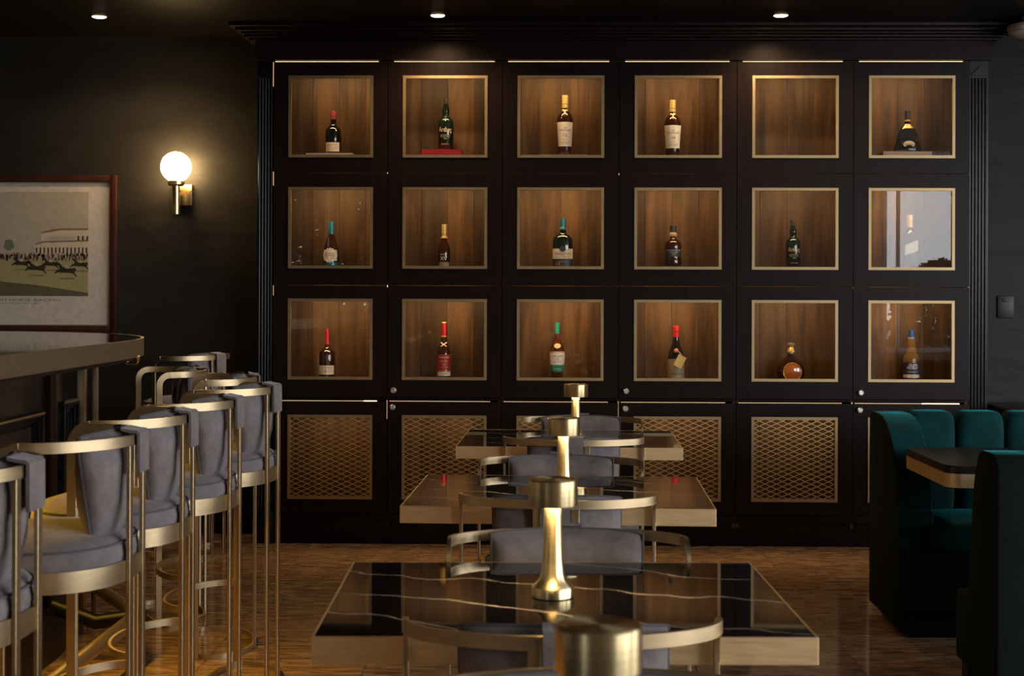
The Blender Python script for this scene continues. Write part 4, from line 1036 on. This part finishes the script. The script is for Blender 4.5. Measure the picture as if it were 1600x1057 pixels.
# ------------------------------------------------------------------ green booth
X0 = 1.42
def booth(label, yf, yb_, flip, wing_len, nch):
    """bench whose back stands at yb_; seat runs towards yf"""
    root = tag(empty('booth_bench', (X0, (yf + yb_) / 2, 0)), label, 'booth', 'green velvet booth benches')
    ox, oy = root.location.x, root.location.y
    def P(bm, name, mat, smooth=50, parent=root):
        bmesh.ops.translate(bm, vec=(-ox, -oy, 0), verts=bm.verts); return finish(bm, name, mat, parent, smooth)
    sg = 1 if yb_ > yf else -1
    def yy(d): return yb_ - sg * d                   # distance in front of the outer back
    def bb(x0, x1, d0, d1, z0, z1, **k):
        a_, b_ = sorted((yy(d0), yy(d1))); return bx(x0, x1, a_, b_, z0, z1, **k)
    L = nch * .205 + .14
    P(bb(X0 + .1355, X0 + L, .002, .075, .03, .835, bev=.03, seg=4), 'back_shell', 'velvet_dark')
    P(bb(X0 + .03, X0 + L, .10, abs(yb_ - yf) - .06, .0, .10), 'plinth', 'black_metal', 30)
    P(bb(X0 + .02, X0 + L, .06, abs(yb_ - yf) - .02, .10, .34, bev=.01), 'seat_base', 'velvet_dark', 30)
    for k in range(nch):
        x0 = X0 + .12 + k * .205; a_, b_ = sorted((yy(.035), yy(.175)))
        bm = superell(new(), x0 + .1025, (a_ + b_) / 2, .645, .1035, (b_ - a_) / 2, .222, .28, .45, 28, 20)
        P(bm, 'back_channel', 'velvet', 70)
        a_, b_ = sorted((yy(.15), yy(abs(yb_ - yf) - .005)))
    bm = superell(new(), X0 + .12 + (L - .12) / 2, (a_ + b_) / 2, .40, (L - .12) / 2, (b_ - a_) / 2, .065, .35, .12, 48, 14)
    se = P(bm, 'seat_cushion', 'velvet', 70)
    # end wing with rounded front
    prof = [(0, .03), (wing_len, .03), (wing_len, .40), (wing_len - .015, .50)]
    for q_ in range(9):
        t_ = q_ / 8 * math.pi / 2; prof.append((wing_len - .03 - (wing_len - .19) * (1 - math.cos(t_)), .50 + .357 * math.sin(t_)))
    prof.append((.03, .857)); prof.append((0, .83))
    bm = new(); va = [bm.verts.new((X0 - .004, yy(d), z)) for d, z in prof]; vb = [bm.verts.new((X0 + .135, yy(d), z)) for d, z in prof]
    n_ = len(prof); bm.faces.new(va); bm.faces.new(vb)
    for i in range(n_): bm.faces.new((va[i], va[(i + 1) % n_], vb[(i + 1) % n_], vb[i]))
    bmesh.ops.recalc_face_normals(bm, faces=bm.faces)
    es = [e for e in bm.edges if abs(e.verts[0].co.x - e.verts[1].co.x) < 1e-4]
    bmesh.ops.bevel(bm, geom=es, offset=.035, segments=5, affect='EDGES', profile=.5, clamp_overlap=True)
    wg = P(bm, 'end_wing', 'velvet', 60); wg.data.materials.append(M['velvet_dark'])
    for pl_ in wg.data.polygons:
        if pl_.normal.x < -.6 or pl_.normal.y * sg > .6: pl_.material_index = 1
    return root
booth('teal velvet booth bench with its back towards the cabinet wall', 5.60, 6.19, 1, .52, 8)
booth('teal velvet booth bench facing the cabinet wall, across the table from its twin', 5.00, 4.46, -1, .30, 8)
bt = tag(empty('booth_table', (2.05, 5.39, 0)), 'dark wood booth table with rounded corners and brass band between the green benches', 'table')
def rrect(x0, x1, y0, y1, r, n=8):
    pts = []
    for cx, cy, a0 in ((x1 - r, y0 + r, -90), (x1 - r, y1 - r, 0), (x0 + r, y1 - r, 90), (x0 + r, y0 + r, 180)):
        for i in range(n + 1):
            a_ = R(a0 + 90 * i / n); pts.append((cx + r * math.cos(a_), cy + r * math.sin(a_)))
    return pts
bm = prism(new(), rrect(-.61, .70, -.31, .31, .05), .722, .750)
es = [e for e in bm.edges if abs(e.verts[0].co.z - e.verts[1].co.z) < 1e-5]; bmesh.ops.bevel(bm, geom=es, offset=.006, segments=2, affect='EDGES')
finish(bm, 'table_top', 'booth_top', bt, 30)
finish(prism(new(), rrect(-.61, .70, -.31, .31, .05), .672, .7215), 'brass_band', 'edge_brass', bt, 30)
bm = new(); lathe(bm, [(0, .02), (.04, .02), (.04, .66), (.12, .672), (0, .672)], 24); finish(bm, 'pedestal', 'black_metal', bt)
bm = new(); lathe(bm, [(0, 0), (.24, 0), (.24, .012), (0, .022)], 32); finish(bm, 'base_plate', 'black_metal', bt)
q = on_y(1566, 637, 7.55)
wt = tag(empty('wall_table', (q.x + .45, 7.62, 0)), 'small black table with a brass edge against the plastered wall behind the booth', 'table')
finish(bx(-.45, .45, -.30, .30, q.z - .02, q.z, bev=.004), 'table_top', 'booth_top', wt, 30)
finish(bx(-.41, .45, -.29, .29, q.z - .05, q.z - .021, bev=.003), 'brass_band', 'edge_brass', wt, 30)
bm = new(); lathe(bm, [(0, 0), (.2, 0), (.2, .012), (.035, .025), (.035, q.z - .05), (0, q.z - .05)], 24); finish(bm, 'pedestal', 'black_metal', wt)

# ------------------------------------------------------------------ garden seen only in the glass reflections
structure(finish(bx(-40, 40, -60, YR - .2, -.3, -.1), 'ground_outside', 'print_green', smooth=0))
plain('leaf', (0.060, 0.064, 0.048), 0.7, spec=0.1)
def bush(label, x, y, w_, d_, h_, n_, sz, seed):
    rg = random.Random(seed); root = tag(empty('garden_bush', (x, y, -.1)), label, 'bush', 'bushes outside the windows')
    bm = new()
    for i in range(n_):
        th, ph = rg.uniform(0, 2 * math.pi), rg.uniform(-.3, 1) * math.pi / 2; k = rg.uniform(.75, 1)
        p_ = Vector((w_ * math.cos(th) * math.cos(ph) * k, d_ * math.sin(th) * math.cos(ph) * k, h_ * (.35 + .62 * math.sin(ph) * k)))
        A_ = Vector((rg.uniform(-1, 1), rg.uniform(-1, 1), rg.uniform(-1, 1))).normalized(); B_ = A_.orthogonal().normalized()
        q_ = sz * rg.uniform(.6, 1.3)
        bm.faces.new([bm.verts.new(p_ + v_) for v_ in (A_ * q_, B_ * q_ * .5, -A_ * q_, -B_ * q_ * .5)])
    f_ = finish(bm, 'foliage', 'leaf', root, 0); f_['kind'] = 'stuff'
    finish(tube(new(), [Vector((0, 0, 0)), Vector((.03, .02, h_ * .5))], .06, 8), 'stem', 'bar_wood', root)
bush('tall dense bush close outside the small rear window', -3.1, -4.3, 1.5, .8, 4.2, 17000, .10, 5)
bush('round garden bush with a raised crown, far outside the wide rear window', 7.6, -12, 1.0, 1.0, 2.15, 3000, .11, 6)
bush('low spreading garden bush, far outside the wide rear window', 10.4, -13.5, 1.6, 1.0, 1.9, 3000, .11, 8)
bush('small garden bush beside the far path outside the wide rear window', 5.9, -12, .5, .6, 1.8, 1200, .10, 9)
